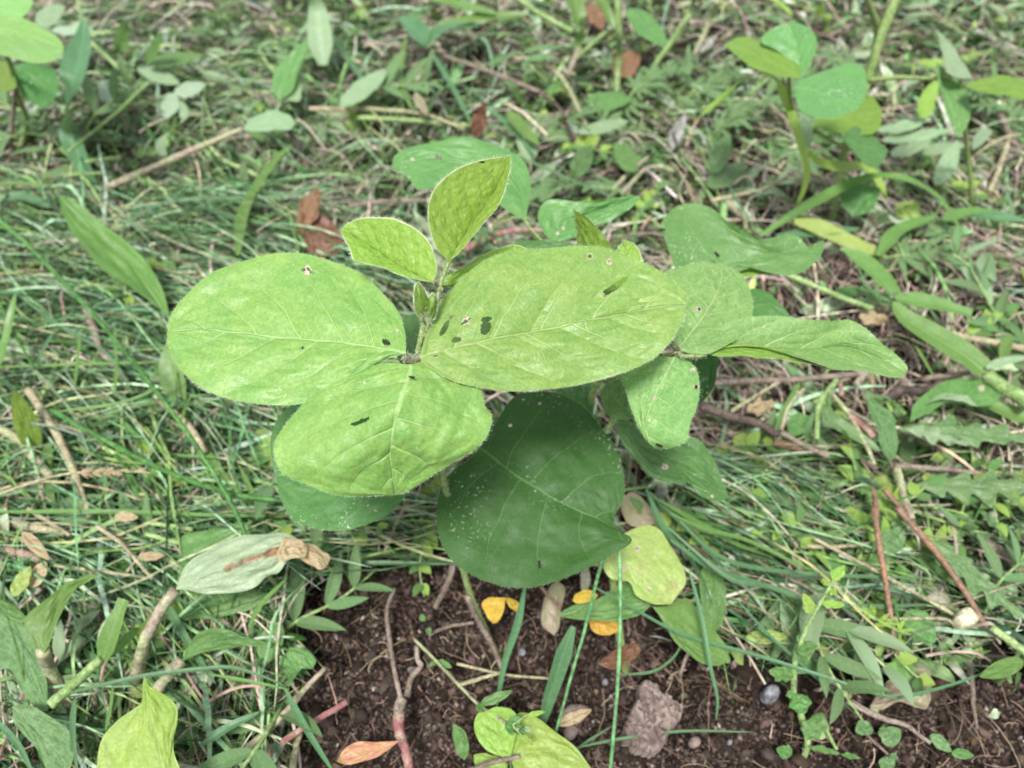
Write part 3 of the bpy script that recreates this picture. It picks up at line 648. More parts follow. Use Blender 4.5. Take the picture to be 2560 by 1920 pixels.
leaf('leaflet', 'B', [(690, 965), (560, 905), (430, 830), (300, 740), (180, 665), (82, 622)],
     [(715, 890), (700, 780), (660, 690), (580, 610), (480, 560), (430, 540), (330, 535), (220, 540), (130, 578)],
     [(600, 950), (480, 922), (350, 872), (230, 840), (165, 822), (140, 745), (100, 672)],
     (.282, .287), LM['young'], PA, zm=-.004, zl=.010, zr=.0, nu=110, nv=50, rows=8, puff=.0004, wave=.0003, hair=1500, label='small quilted young leaflet on the left')
leaf('leaflet', 'B', [(800, 825), (875, 690), (970, 550), (1080, 390), (1150, 260), (1200, 130)],
     [(730, 765), (690, 680), (660, 580), (653, 480), (670, 400), (720, 315), (820, 228), (950, 170), (1080, 143), (1150, 138)],
     [(870, 765), (960, 660), (1055, 550), (1140, 440), (1180, 320), (1207, 210)],
     (.284, .305), LM['young'], PA, zm=-.006, zl=.010, zr=.002, nu=120, nv=50, rows=8, puff=.0004, wave=.0003, hair=1500, label='upright quilted young leaflet')
leaf('leaflet', 'B', [(740, 985), (900, 930), (1100, 850), (1350, 800), (1560, 790)],
     [(780, 930), (880, 870), (1000, 795), (1130, 737), (1230, 722), (1330, 750), (1450, 770)],
     [(860, 990), (1000, 980), (1200, 950), (1400, 880)],
     (.272, .255), LM['young'], PA, zl=.004, zr=-.01, nu=60, nv=24, rows=7, hair=400, label='young leaflet half hidden behind the large right one')
leaf('leaflet', 'B', [(1250, 1240), (1100, 1260), (900, 1290), (660, 1330)], [(1150, 1140), (980, 1130), (800, 1170), (700, 1240)], [(1150, 1380), (960, 1420), (780, 1410)], (.215, .205), LM['right'], PA, nu=50, nv=18, label='shaded leaf seen through the holes of the right leaflet')
leaf('leaflet', 'B', [(2050, 1080), (1950, 1020), (1850, 960), (1760, 930)], [(1980, 920), (1880, 890)], [(1960, 1110), (1830, 1060)], (.235, .235), LM['olive'], PA, nu=30, nv=12)
stem('petiole', 'B', [(635, 1330, .262), (660, 1240, .268), (715, 1080, .276), (735, 1000, .279), (745, 960, .281), (795, 830, .284)], .0009, .0008, SM['bean'], PA, hair=600, n=20, nodes=(.6,))
stem('petiole', 'B', [(738, 985, .279), (690, 965, .282)], .0009, .0007, SM['node'], PA, hair=60, n=6)
stem('petiole', 'B', [(500, 1440, .262), (545, 1485, .260), (620, 1440, .262)], .0016, .0016, SM['node'], PA, hair=500, n=10)
bud = leaf('bud_leaf', 'B', [(640, 1230), (615, 1120), (598, 1040), (590, 962)], [(590, 1180), (570, 1120), (572, 1050)], [(690, 1190), (675, 1110), (640, 1040)], (.266, .285), LM['olive'], PA, zm=.004, nu=30, nv=8, hair=1300, rows=1, label='fuzzy folded bud leaf')
leaf('bud_leaf', 'B', [(645, 1240), (670, 1150), (690, 1080), (693, 1035)], [(625, 1180), (640, 1100)], [(700, 1190), (712, 1110)], (.266, .280), LM['olive'], PA, zm=.003, nu=24, nv=8, hair=900, rows=1)
hb = np.array([at('B', 600+80*a, 1000+230*b, .272+.004*c) for a, b, c in np.random.default_rng(5).random((900, 3))])
hv, hf = hairs(hb, np.tile([0, -.5, .8], (900, 1)), .0012, .00004, spread=.5, seed=9)
o = mesh_obj('bud_hair', hv, hf, SM['hair'], bud, smooth=False); o['kind'] = 'stuff'
# dark round first leaf
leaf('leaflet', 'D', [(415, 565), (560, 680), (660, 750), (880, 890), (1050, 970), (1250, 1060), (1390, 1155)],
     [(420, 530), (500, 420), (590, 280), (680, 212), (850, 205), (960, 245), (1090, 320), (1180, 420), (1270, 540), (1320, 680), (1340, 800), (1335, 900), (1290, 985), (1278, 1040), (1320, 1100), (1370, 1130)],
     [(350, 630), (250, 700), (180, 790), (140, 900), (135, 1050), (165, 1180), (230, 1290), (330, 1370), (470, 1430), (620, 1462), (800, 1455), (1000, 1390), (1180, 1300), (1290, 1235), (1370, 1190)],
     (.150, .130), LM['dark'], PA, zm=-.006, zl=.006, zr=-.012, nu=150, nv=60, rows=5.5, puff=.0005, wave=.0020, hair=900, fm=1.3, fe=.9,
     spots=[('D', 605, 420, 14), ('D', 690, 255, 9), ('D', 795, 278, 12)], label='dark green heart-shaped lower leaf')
stem('petiole', 'D', [(415, 565, .149), (340, 600, .149), (250, 660, .155), (160, 720, .16)], .001, .0011, SM['bean'], PA, n=12)
leaf('leaflet', 'G', [(930, 1000), (800, 1005), (690, 1015), (596, 1030)], [(900, 920), (800, 865), (720, 850), (638, 873), (600, 905), (584, 950), (588, 1000)],
     [(905, 1040), (880, 1067), (852, 1101), (824, 1121), (782, 1136), (739, 1146), (697, 1146), (655, 1135), (628, 1117), (606, 1075)],
     (.160, .150), LM['mid'], PA, zm=-.003, zl=.006, zr=-.006, nu=90, nv=36, rows=5, wave=.0016, hair=500, spots=[('E', 1655, 235, 12), ('E', 1595, 195, 7)], label='mature leaf under the drooping leaflet')
leaf('leaflet', 'B', [(640, 1600), (600, 1420), (540, 1290), (480, 1200)], [(480, 1500), (440, 1380), (430, 1280)], [(760, 1480), (700, 1300), (600, 1190)], (.2, .19), LM['mid'], PA, nu=50, nv=18, label='mature leaf seen between the upper leaflets')

baseB = at('G', 1352, 1450, 0); baseB[2] = float(H(baseB[0], baseB[1]))
PB = thing('soybean_plant', 'soybean plant with speckled leaves and one long curled leaflet on the right', 'plant', baseB)
stem('main_stem', 'G', [(1352, 1455, -.01), (1340, 1380, .02), (1310, 1150, .07), (1276, 920, .128), (1288, 840, .150), (1340, 780, .17), (1400, 690, .20), (1430, 640, .22)], .0030, .0016, SM['bean'], PB, nodes=(.3, .55), hair=1100, n=50)
leaf('leaflet', 'C', [(715, 960), (800, 860), (900, 720), (980, 560), (985, 442)],
     [(680, 890), (650, 760), (610, 640), (625, 510), (760, 452), (880, 436)],
     [(800, 985), (900, 990), (1000, 950), (1100, 880), (1160, 780), (1172, 650), (1140, 560), (1070, 480)],
     (.234, .240), LM['right'], PB, zl=.004, zr=-.003, nu=120, nv=50, rows=5.5, puff=.0005, wave=.0016, hair=500,
     spots=[('C', 845, 715, 20), ('C', 900, 715, 9), ('C', 810, 908, 9)], holes=[('C', 847, 716, 6, 8, 0)], label='round upper leaflet')
r2 = leaf('leaflet', 'C', [(895, 990), (1050, 925), (1300, 955), (1500, 962), (1720, 940), (1900, 995), (2112, 1100)],
     [(900, 930), (950, 850), (1050, 790), (1180, 762), (1330, 757), (1500, 775), (1640, 785), (1760, 780), (1860, 830), (1960, 920), (2060, 1000), (2118, 1065)],
     [(1000, 935), (1200, 942), (1350, 975), (1500, 1030), (1660, 1085), (1830, 1092), (2000, 1132), (2085, 1130)],
     (.232, .222), LM['right'], PB, zm=-.002, zl=.010, zr=.004, nu=130, nv=50, rows=6, puff=.0003, wave=.0005, hair=400, spots=[('C', 1185, 840, 10)], label='long curled right leaflet')
leaf('curled_edge', 'C', [(897, 992), (1000, 962), (1200, 975), (1400, 1010), (1660, 1086)], [(1000, 932), (1200, 938), (1350, 970), (1500, 1026)], [(1000, 1005), (1200, 1012), (1450, 1042), (1560, 1064)],
     (.231, .226), LM['olive'], r2, nu=60, nv=10, hair=700, rows=6, spots=[('C', 1003, 948, 12), ('C', 1355, 985, 10)])
leaf('leaflet', 'C', [(700, 1005), (640, 1120), (580, 1230), (525, 1390), (545, 1510), (615, 1568)],
     [(600, 1005), (480, 1055), (372, 1110), (400, 1200), (430, 1310), (470, 1410), (520, 1500), (570, 1550)],
     [(780, 1030), (830, 1090), (850, 1180), (840, 1280), (800, 1390), (780, 1480), (765, 1520), (690, 1552)],
     (.231, .20), LM['right'], PB, zm=.003, zl=.004, nu=110, nv=50, rows=6, puff=.0004, wave=.0005, hair=700,
     spots=[('C', 808, 1085, 20), ('C', 828, 1187, 20), ('C', 580, 1262, 15), ('C', 547, 1392, 11), ('C', 668, 1003, 18), ('C', 652, 958, 10)], holes=[('C', 830, 1190, 8, 9, 0), ('C', 668, 1003, 6, 8, 0), ('C', 652, 958, 6, 7, 0)], label='hanging lower leaflet')
stem('petiole', 'C', [(715, 960, .233), (740, 1000, .232), (820, 1005, .232), (895, 992, .232)], .0011, .0009, SM['bean'], PB, hair=250, n=14)
stem('petiole', 'C', [(690, 930, .234), (705, 950, .234), (722, 968, .233)], .0015, .0014, SM['node'], PB, hair=150, n=6)
stem('petiole', 'C', [(700, 1005, .230), (712, 975, .232)], .0011, .0011, SM['node'], PB, n=4)
stem('petiole', 'C', [(712, 970, .231), (560, 1040, .220), (380, 1110, .205), (260, 1150, .195)], .0011, .0014, SM['bean'], PB, hair=200, n=14)
leaf('leaflet', 'D', [(1255, 385), (1290, 290), (1340, 190), (1360, 110)], [(1205, 300), (1190, 210), (1240, 140)], [(1390, 378), (1440, 300), (1430, 180)], (.165, .175), LM['weed'], PB, nu=60, nv=24, hair=200, rows=5, label='small shaded leaflet behind the hanging one')
leaf('leaflet', 'D', [(1290, 388), (1450, 540), (1650, 660), (1830, 770), (2012, 885)],
     [(1400, 395), (1550, 440), (1750, 485), (1850, 550), (1920, 640), (1950, 740), (1990, 830)],
     [(1290, 450), (1340, 560), (1400, 640), (1500, 740), (1620, 792), (1700, 800), (1760, 790), (1830, 878), (1930, 912)],
     (.15, .12), LM['mid'], PB, zl=.005, nu=90, nv=36, rows=6, wave=.0022, hair=300, spots=[('D', 1600, 688, 26), ('D', 1905, 876, 14)], label='green lower leaflet with a brown spot')
stem('petiole', 'D', [(1230, 470, .15), (1240, 420, .155), (1290, 388, .152)], .0013, .0011, SM['bean'], PB, hair=200, n=8)
leaf('leaflet', 'B', [(1300, 560), (1270, 400), (1180, 280), (950, 200), (700, 150), (425, 190)],
     [(1180, 490), (1120, 445), (1000, 400), (850, 340), (700, 352), (620, 358), (575, 335), (540, 290), (440, 225)],
     [(1325, 420), (1332, 300), (1300, 190), (1210, 110), (1050, 42), (900, 18), (700, 38), (540, 80), (440, 130)],
     (.20, .205), LM['back'], PB, zr=.006, nu=80, nv=36, rows=6, wave=.002, hair=200, spots=[('B', 728, 140, 22), ('B', 555, 152, 18)], holes=[('B', 728, 140, 7, 16, 0)], label='speckled leaf behind the upright young leaflet')
leaf('leaflet', 'B', [(1480, 702), (1560, 590), (1750, 500), (1900, 450), (2062, 408)],
     [(1420, 640), (1385, 570), (1385, 500), (1420, 440), (1500, 420), (1650, 430), (1800, 420), (1950, 400), (2030, 394)],
     [(1560, 690), (1650, 650), (1780, 590), (1900, 540), (2000, 470)],
     (.19, .20), LM['back'], PB, zl=.006, nu=80, nv=36, rows=6, wave=.0018, spots=[('B', 1510, 640, 15), ('B', 1550, 605, 14)], label='speckled leaf with upturned tip')
leaf('leaflet', 'B', [(1760, 900), (1700, 760), (1660, 640), (1612, 480)], [(1650, 800), (1630, 640), (1617, 550)], [(1880, 830), (1860, 720), (1790, 620), (1700, 530)],
     (.235, .262), LM['olive'], PB, zm=-.004, nu=60, nv=24, rows=7, puff=.0005, hair=250, label='olive young leaflet standing up')
leaf('leaflet', 'B', [(1900, 860), (1940, 800), (1960, 740), (1970, 690)], [(1880, 800), (1905, 745), (1940, 705)], [(2060, 850), (2060, 790), (2020, 715)], (.24, .25), LM['young'], PB, nu=40, nv=18, hair=400, rows=6, label='tiny young leaflet')
leaf('leaflet', 'C', [(870, 480), (1000, 440), (1200, 400), (1400, 370), (1530, 350), (1612, 300)],
     [(720, 490), (640, 300), (608, 220), (640, 160), (700, 95), (780, 70), (870, 80), (960, 120), (1060, 200), (1150, 250), (1230, 285), (1320, 275), (1420, 265), (1480, 290), (1520, 322), (1575, 305)],
     [(950, 520), (1080, 490), (1200, 462), (1300, 500), (1400, 513), (1470, 492), (1545, 440), (1600, 370)],
     (.175, .185), LM['back'], PB, zl=.010, zr=-.002, nu=110, nv=44, rows=5, wave=.0008, hair=300, puff=.0004, label='wide wavy speckled leaf at the back')
leaf('curled_edge', 'C', [(1060, 500), (1140, 492), (1220, 490), (1330, 506)], [(1120, 478), (1200, 458), (1270, 478)], [(1120, 520), (1200, 512), (1280, 508)], (.172, .172), LM['olive'], PB, nu=30, nv=6, rows=1)
leaf('leaflet', 'C', [(1050, 720), (1170, 700), (1290, 700), (1412, 772)], [(1100, 620), (1190, 588), (1270, 620), (1350, 690)], [(1120, 800), (1250, 830), (1370, 800)], (.16, .155), LM['mid'], PB, nu=50, nv=20, rows=5, label='dark leaf behind the curled leaflet')
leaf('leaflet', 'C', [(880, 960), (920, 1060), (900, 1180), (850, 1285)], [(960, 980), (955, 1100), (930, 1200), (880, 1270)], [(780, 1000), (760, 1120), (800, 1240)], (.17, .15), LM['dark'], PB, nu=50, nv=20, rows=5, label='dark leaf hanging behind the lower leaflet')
leaf('leaflet', 'D', [(850, 100), (1000, 130), (1100, 240), (1130, 350)], [(960, 100), (1100, 110), (1150, 220)], [(850, 180), (950, 240), (1050, 320)], (.15, .14), LM['mid'], PB, nu=40, nv=16, rows=5)
leaf('leaflet', 'B', [(1200, 800), (1350, 740), (1500, 720), (1650, 720)], [(1230, 710), (1300, 690), (1450, 690), (1560, 700)], [(1300, 800), (1450, 790), (1580, 770)], (.2, .2), LM['mid'], PB, nu=40, nv=16, rows=5)
stem('petiole', 'B', [(1300, 560, .199), (1340, 620, .195), (1400, 680, .19), (1480, 760, .19), (1560, 900, .19)], .0010, .0010, SM['bean'], PB, n=16)
stem('petiole', 'B', [(1480, 702, .189), (1500, 760, .188), (1560, 900, .185)], .0008, .001, SM['bean'], PB, n=10)
stem('petiole', 'C', [(870, 480, .174), (860, 600, .17), (800, 760, .165), (700, 900, .16)], .0012, .0014, SM['bean'], PB, n=12)

# ================================================================== LOOSE AND ROOTED THINGS ROUND THE PLANTS
def hw(fr, x, y, z, hp):                       # half-width given in sighting units -> metres at that distance
    return hp/FR[fr][2]*np.linalg.norm(at(fr, x, y, z)-np.array([0, 0, CAM_Z]))/FPX
def norm_pts(pts, z):
    if not isinstance(z, (tuple, list)): z = (z, z)
    q = np.linspace(0, 1, len(pts)); return [(p[0], p[1], float(np.interp(v, np.linspace(0, 1, len(z)), z))) for p, v in zip(pts, q)]
def St(name, fr, pts, z, h0, h1, mat, parent=None, **k):
    p = norm_pts(pts, z)
    return stem(name, fr, p, hw(fr, *p[0], h0), hw(fr, *p[-1], h1), SM[mat], parent, **k)
def Bl(name, fr, pts, z, hp, mat, parent=None, **k):
    p = norm_pts(pts, z); m = p[len(p)//2]
    return blade(name, fr, p, hw(fr, *m, hp), LM[mat], parent, **k)
def Lf(name, fr, mid, left, right, z, mat, parent=None, **k):
    k.setdefault('nu', 44); k.setdefault('nv', 14); k.setdefault('puff', .0003); k.setdefault('rows', 5)
    if not isinstance(z, (tuple, list)): z = (z, z)
    return leaf(name, fr, mid, left, right, z, LM[mat], parent, **k)
def Oval(name, fr, a, b, wl_, z, mat, parent=None, wr=None, bow=0., pw=.8, teeth=0, tooth=.45, **k):
    """leaf between two sighted ends with half-widths wl_/wr across; optional teeth"""
    wr = wl_ if wr is None else wr
    a = np.array(a, float); b = np.array(b, float); d = b-a; n = np.array([-d[1], d[0]])/np.linalg.norm(d)
    m = [tuple(a+d*q+n*bow*math.sin(PI*q)) for q in (0, .2, .4, .6, .8, 1)]
    qs = [.06, .2, .35, .5, .65, .8, .93]; sg = []
    if teeth:
        st = .9/teeth; qs = [x for i in range(teeth) for x in (.07+st*(i+.72), .07+st*(i+.95))]
    rt = np.random.default_rng(int(abs(a[0]+a[1]*3)) % 9999)
    def side(w_, s):
        o = []; jit = rt.uniform(.62, 1.15, 60)
        for i, q in enumerate(qs):
            e = math.sin(PI*q**pw)**.7*w_*(1 if not teeth else (jit[i] if i % 2 == 0 else tooth))
            qq = q
            o.append(tuple(a+d*qq+n*(bow*math.sin(PI*q)+s*e)))
        return o
    if teeth: k.setdefault('nu', 110)
    return Lf(name, fr, m, side(wl_, -1), side(wr, 1), z, mat, parent, fm=1.1, fe=1.0 if teeth else .93, **k)
def at_o(fr, x, y, z): return at(fr, x, y, z)

# ---- top left
t = thing('soybean_plant', 'soybean plant in the top left corner with white-speckled leaves', 'plant', at('a', 60, 1000, 0))
Lf('leaflet', 'a', [(-220, 200), (0, 215), (220, 250), (410, 308)], [(-100, 80), (0, 95), (150, 120), (300, 195), (385, 255)], [(-100, 340), (0, 355), (200, 405), (340, 395), (400, 350)], (.20, .19), 'speckled', t, nu=60, nv=24, zl=.004)
Lf('leaflet', 'a', [(-150, 60), (40, 30), (150, 0), (215, -60)], [(-60, -60), (60, -100)], [(0, 120), (140, 120), (205, 40)], (.17, .17), 'speckled', t)
Lf('leaflet', 'a', [(-100, 420), (20, 470), (110, 560)], [(0, 390), (80, 430)], [(-60, 560), (40, 590)], (.12, .12), 'olive', t)
Lf('leaflet', 'a', [(80, 420), (220, 520), (260, 690)], [(200, 400), (340, 440), (380, 560), (340, 650)], [(110, 520), (150, 620)], (.12, .10), 'mid', t)
St('stem', 'a', [(100, 1050), (170, 800), (110, 600), (60, 400), (-20, 280)], (0, .19), 16, 10, 'bean', t)
St('stem', 'a', [(60, 1100), (80, 800), (100, 560)], (0, .11), 12, 9, 'brown', t)
t = thing('broken_weed', 'snapped pinkish weed stalk with pale wilted leaves, upper left', 'weed', at('a', 680, 1210, .05))
St('stem', 'a', [(680, 1212), (1050, 1045), (1300, 935), (1560, 830)], (.045, .075), 22, 17, 'pinkish', t, nodes=(.5,))
Lf('leaf', 'a', [(1560, 830), (1700, 790), (1900, 790)], [(1620, 760), (1740, 712), (1850, 735)], [(1640, 850), (1740, 840), (1860, 835)], (.076, .07), 'pale', t, label='pale wilted leaf')
Lf('leaf', 'a', [(1790, 650), (1850, 480), (1980, 245)], [(1745, 560), (1780, 440), (1880, 330)], [(1880, 580), (1930, 430), (1970, 320)], (.06, .10), 'weed', t)
Lf('leaf', 'a', [(1840, 645), (1890, 590), (1915, 495)], [(1860, 570), (1900, 520)], [(1920, 650), (1940, 590), (1935, 530)], (.06, .07), 'pale', t)
Lf('leaf', 'a', [(1580, 840), (1700, 860), (1830, 860)], [(1680, 830), (1780, 830)], [(1660, 900), (1780, 910)], (.05, .04), 'weed', t)
St('side_stem', 'a', [(1840, 820), (1900, 900), (1960, 1030), (2050, 1200)], (.07, .03), 15, 15, 'dark', t)
tag(Bl('wilted_leaf', 'a', [(1060, 1020), (1040, 930), (1120, 830), (1190, 760), (1165, 650)], (.04, .07), 42, 'pale', roll=(0, .3, 1.0, .2, -.3)), 'twisted pale leaf hanging above the pinkish stalk', 'leaf')
t = thing('wilted_weed', 'limp weed with three pale yellowish leaves in the upper left', 'weed', at('a', 1120, 600, .05))
Oval('leaf', 'a', (1120, 600), (1060, 765), 60, .05, 'wither', t); Oval('leaf', 'a', (1120, 600), (1325, 545), 48, .055, 'wither', t); Oval('leaf', 'a', (720, 680), (640, 520), 46, .045, 'wither', t)
St('stem', 'a', [(720, 680), (900, 670), (1120, 605)], .045, 10, 9, 'green', t)
tag(Bl('grass_leaf', 'a', [(545, 130), (530, 280), (480, 500), (445, 700), (450, 860), (520, 1030), (625, 1245)], (.13, .12, .06, .03), 74, 'grassblue', n=40, fold=.35, base=.2), 'broad grey-green grass leaf hanging straight down, upper left', 'grass leaf')
Lp = [('a', [(570, 260), (700, 380), (860, 530)], .07, 12, 'green'), ('a', [(960, 530), (750, 720), (440, 975)], .075, 10, 'green'), ('a', [(500, 0), (530, 150), (545, 300)], .1, 8, 'green'),
      ('a', [(420, 1130), (660, 1110)], .05, 8, 'green'), ('a', [(550, 1040), (780, 1010)], .05, 12, 'green')]
lb = ['pale green stalk running down from the hanging grass leaf', 'bright thin green stalk slanting beside the hanging grass leaf', 'thin stalk above the hanging grass leaf', 'short thin green stalk left of the pinkish stalk end', 'short thicker green stalk crossing the hanging grass leaf']
for (fr, p, z, h, m), l in zip(Lp, lb): tag(St('stalk', fr, p, z, h, h*.8, m, n=14), l, 'stalk')
t = thing('forked_weed', 'bright green leaf pair opening like a beak, upper left', 'weed', at('a', 950, 410, .05))
Oval('leaf', 'a', (940, 415), (1045, 205), 38, (.06, .1), 'weed', t); Oval('leaf', 'a', (950, 405), (1300, 355), 46, (.06, .06), 'weed', t); Oval('leaf', 'a', (880, 430), (1160, 540), 50, (.05, .05), 'pale', t)
tag(Oval('loose_leaf', 'a', (770, 340), (800, 130), 50, (.07, .11), 'weed'), 'upright green leaf with an orange tip near the top left', 'leaf')
tag(Oval('loose_leaf', 'a', (230, 150), (420, 40), 62, .08, 'pale'), 'whitish leaf beside the speckled corner leaves', 'leaf')
tag(Oval('loose_leaf', 'a', (330, 195), (620, 200), 32, .08, 'wither'), 'pale narrow leaf right of the speckled corner leaves', 'leaf')
tag(Bl('grass_leaf', 'a', [(2080, 420), (2060, 250), (2040, 60), (2010, -60)], (.06, .12), 70, 'pale'), 'broad pale grass leaf at the top edge, left of centre', 'grass leaf')
tag(Lf('broad_grass', 'G', [(368, 695), (320, 620), (255, 548), (185, 485), (128, 425)], [(335, 655), (280, 622), (215, 575), (165, 515), (135, 462)], [(350, 622), (312, 560), (258, 510), (195, 462), (155, 428)], (.06, .11), 'grass', nu=60, nv=20, zm=-.006, wave=.002), 'broad light green grass leaf with a pale midrib, left of the big leaflet', 'grass leaf')
tag(Bl('grass_leaf', 'G', [(395, 880), (370, 800), (385, 740), (430, 690)], (.05, .09), 24, 'grass', n=20), 'short light grass leaf just under the left leaflet', 'grass leaf')
Dd = 'G'
t = thing('dead_leaf', 'curled orange-brown dead leaf behind the left young leaflet', 'dead leaf', at('G', 690, 520, .03))
Lf('lower_half', 'G', [(655, 520), (690, 500), (745, 540)], [(668, 475), (700, 472), (730, 495)], [(670, 550), (710, 556)], (.045, .05), 'brown', t, wave=.005, puff=.001)
Lf('upper_half', 'G', [(655, 510), (662, 460), (690, 405)], [(640, 480), (655, 430)], [(680, 480), (692, 440)], (.045, .07), 'brown', t, wave=.004, puff=.001)
tag(Oval('dead_leaf', 'b', (870, 880), (930, 650), 48, (.05, .09), 'brown', wave=.003), 'rusty narrow dead leaf above the speckled back leaf', 'dead leaf')
tag(Oval('dead_leaf', 'b', (1760, 480), (1930, 340), 80, .04, 'brown', wave=.004), 'reddish brown dead leaf at the top right of centre', 'dead leaf')
tag(Oval('dead_leaf', 'b', (1600, 20), (1690, 190), 52, .04, 'brown', wave=.004), 'pinkish brown dead leaf at the top edge', 'dead leaf')
tag(Oval('dead_leaf', 'b', (480, 600), (560, 740), 32, .06, 'purple', wave=.003), 'small mauve dried leaf on the straw, above the back leaves', 'dead leaf')
for p, z, h0, h1, m, l, fr in [
    ([(150, 270), (550, 330), (1000, 480), (1280, 590)], (.04, .05), 13, 13, 'brown', 'long brown woody twig slanting across the upper middle', 'b'),
    ([(1280, 590), (1400, 680), (1460, 780), (1490, 900)], .045, 11, 6, 'dark', 'thin grey twig continuing down from the long brown twig', 'b'),
    ([(1065, 412), (1200, 375), (1320, 420), (1430, 500), (1500, 620), (1580, 800)], .055, 15, 12, 'pinkish', 'arched pinkish stalk in the upper middle', 'b'),
    ([(-200, 700), (60, 705), (250, 710), (550, 740), (800, 830)], .045, 15, 9, 'straw', 'pale bent straw lying across the upper middle', 'b'),
    ([(100, 755), (500, 775), (880, 812)], .04, 16, 14, 'green', 'straight green stalk just below the bent straw', 'b'),
    ([(60, 1322), (300, 1300), (560, 1290)], .04, 14, 14, 'brown', 'brown stalk left of the upright young leaflet', 'b'),
    ([(1740, 1240), (1850, 1110), (1990, 1000)], .05, 15, 11, 'pinkish', 'reddish stalk behind the upturned speckled leaf', 'b'),
    ([(1810, 1250), (1950, 1100), (2050, 1068), (2150, 1100)], .05, 13, 11, 'pinkish', 'arched reddish stalk beside the straight reddish one', 'b'),
    ([(800, 1600), (1000, 1520), (1150, 1490), (1400, 1490)], .05, 26, 14, 'pink', 'thick pink stalk behind the upright young leaflet', 'b'),
    ([(1500, 1300), (1500, 1250)], .05, 5, 4, 'pinkish', 'stub of a pinkish stalk', 'b'),
    ([(1130, -20), (1300, 100), (1500, 205)], (.09, .08), 17, 15, 'green', 'pale green grass stalk from the top edge', 'b'),
    ([(1540, 300), (1500, 390), (1465, 480)], .06, 17, 14, 'pinkish', 'short beige stalk under a hanging grass leaf at the top', 'b'),
    ([(1780, -40), (1792, 200), (1790, 350), (1780, 600)], (.13, .03), 21, 18, 'green', 'upright green stalk with a dark joint at the top', 'b'),
    ([(2250, 90), (2100, 310), (1900, 600)], (.10, .03), 17, 13, 'green', 'green stalk leaning right near the upright stalk', 'b'),
    ([(1720, 200), (1600, 300), (1480, 420)], .06, 13, 10, 'green', 'green stalk leaning left between the top stalks', 'b'),
    ([(240, 0), (190, 140), (90, 360)], (.10, .04), 20, 12, 'pinkish', 'pink and beige stalk at the top, right of centre', 'c'),
    ([(-20, 250), (60, 60), (100, -40)], (.05, .1), 14, 14, 'green', 'pale green stalk left of the pink and beige one', 'c')]:
    if 'stub' in l: continue
    tag(St('stalk', fr, p, z, h0, h1, m, n=26), l, 'stalk')
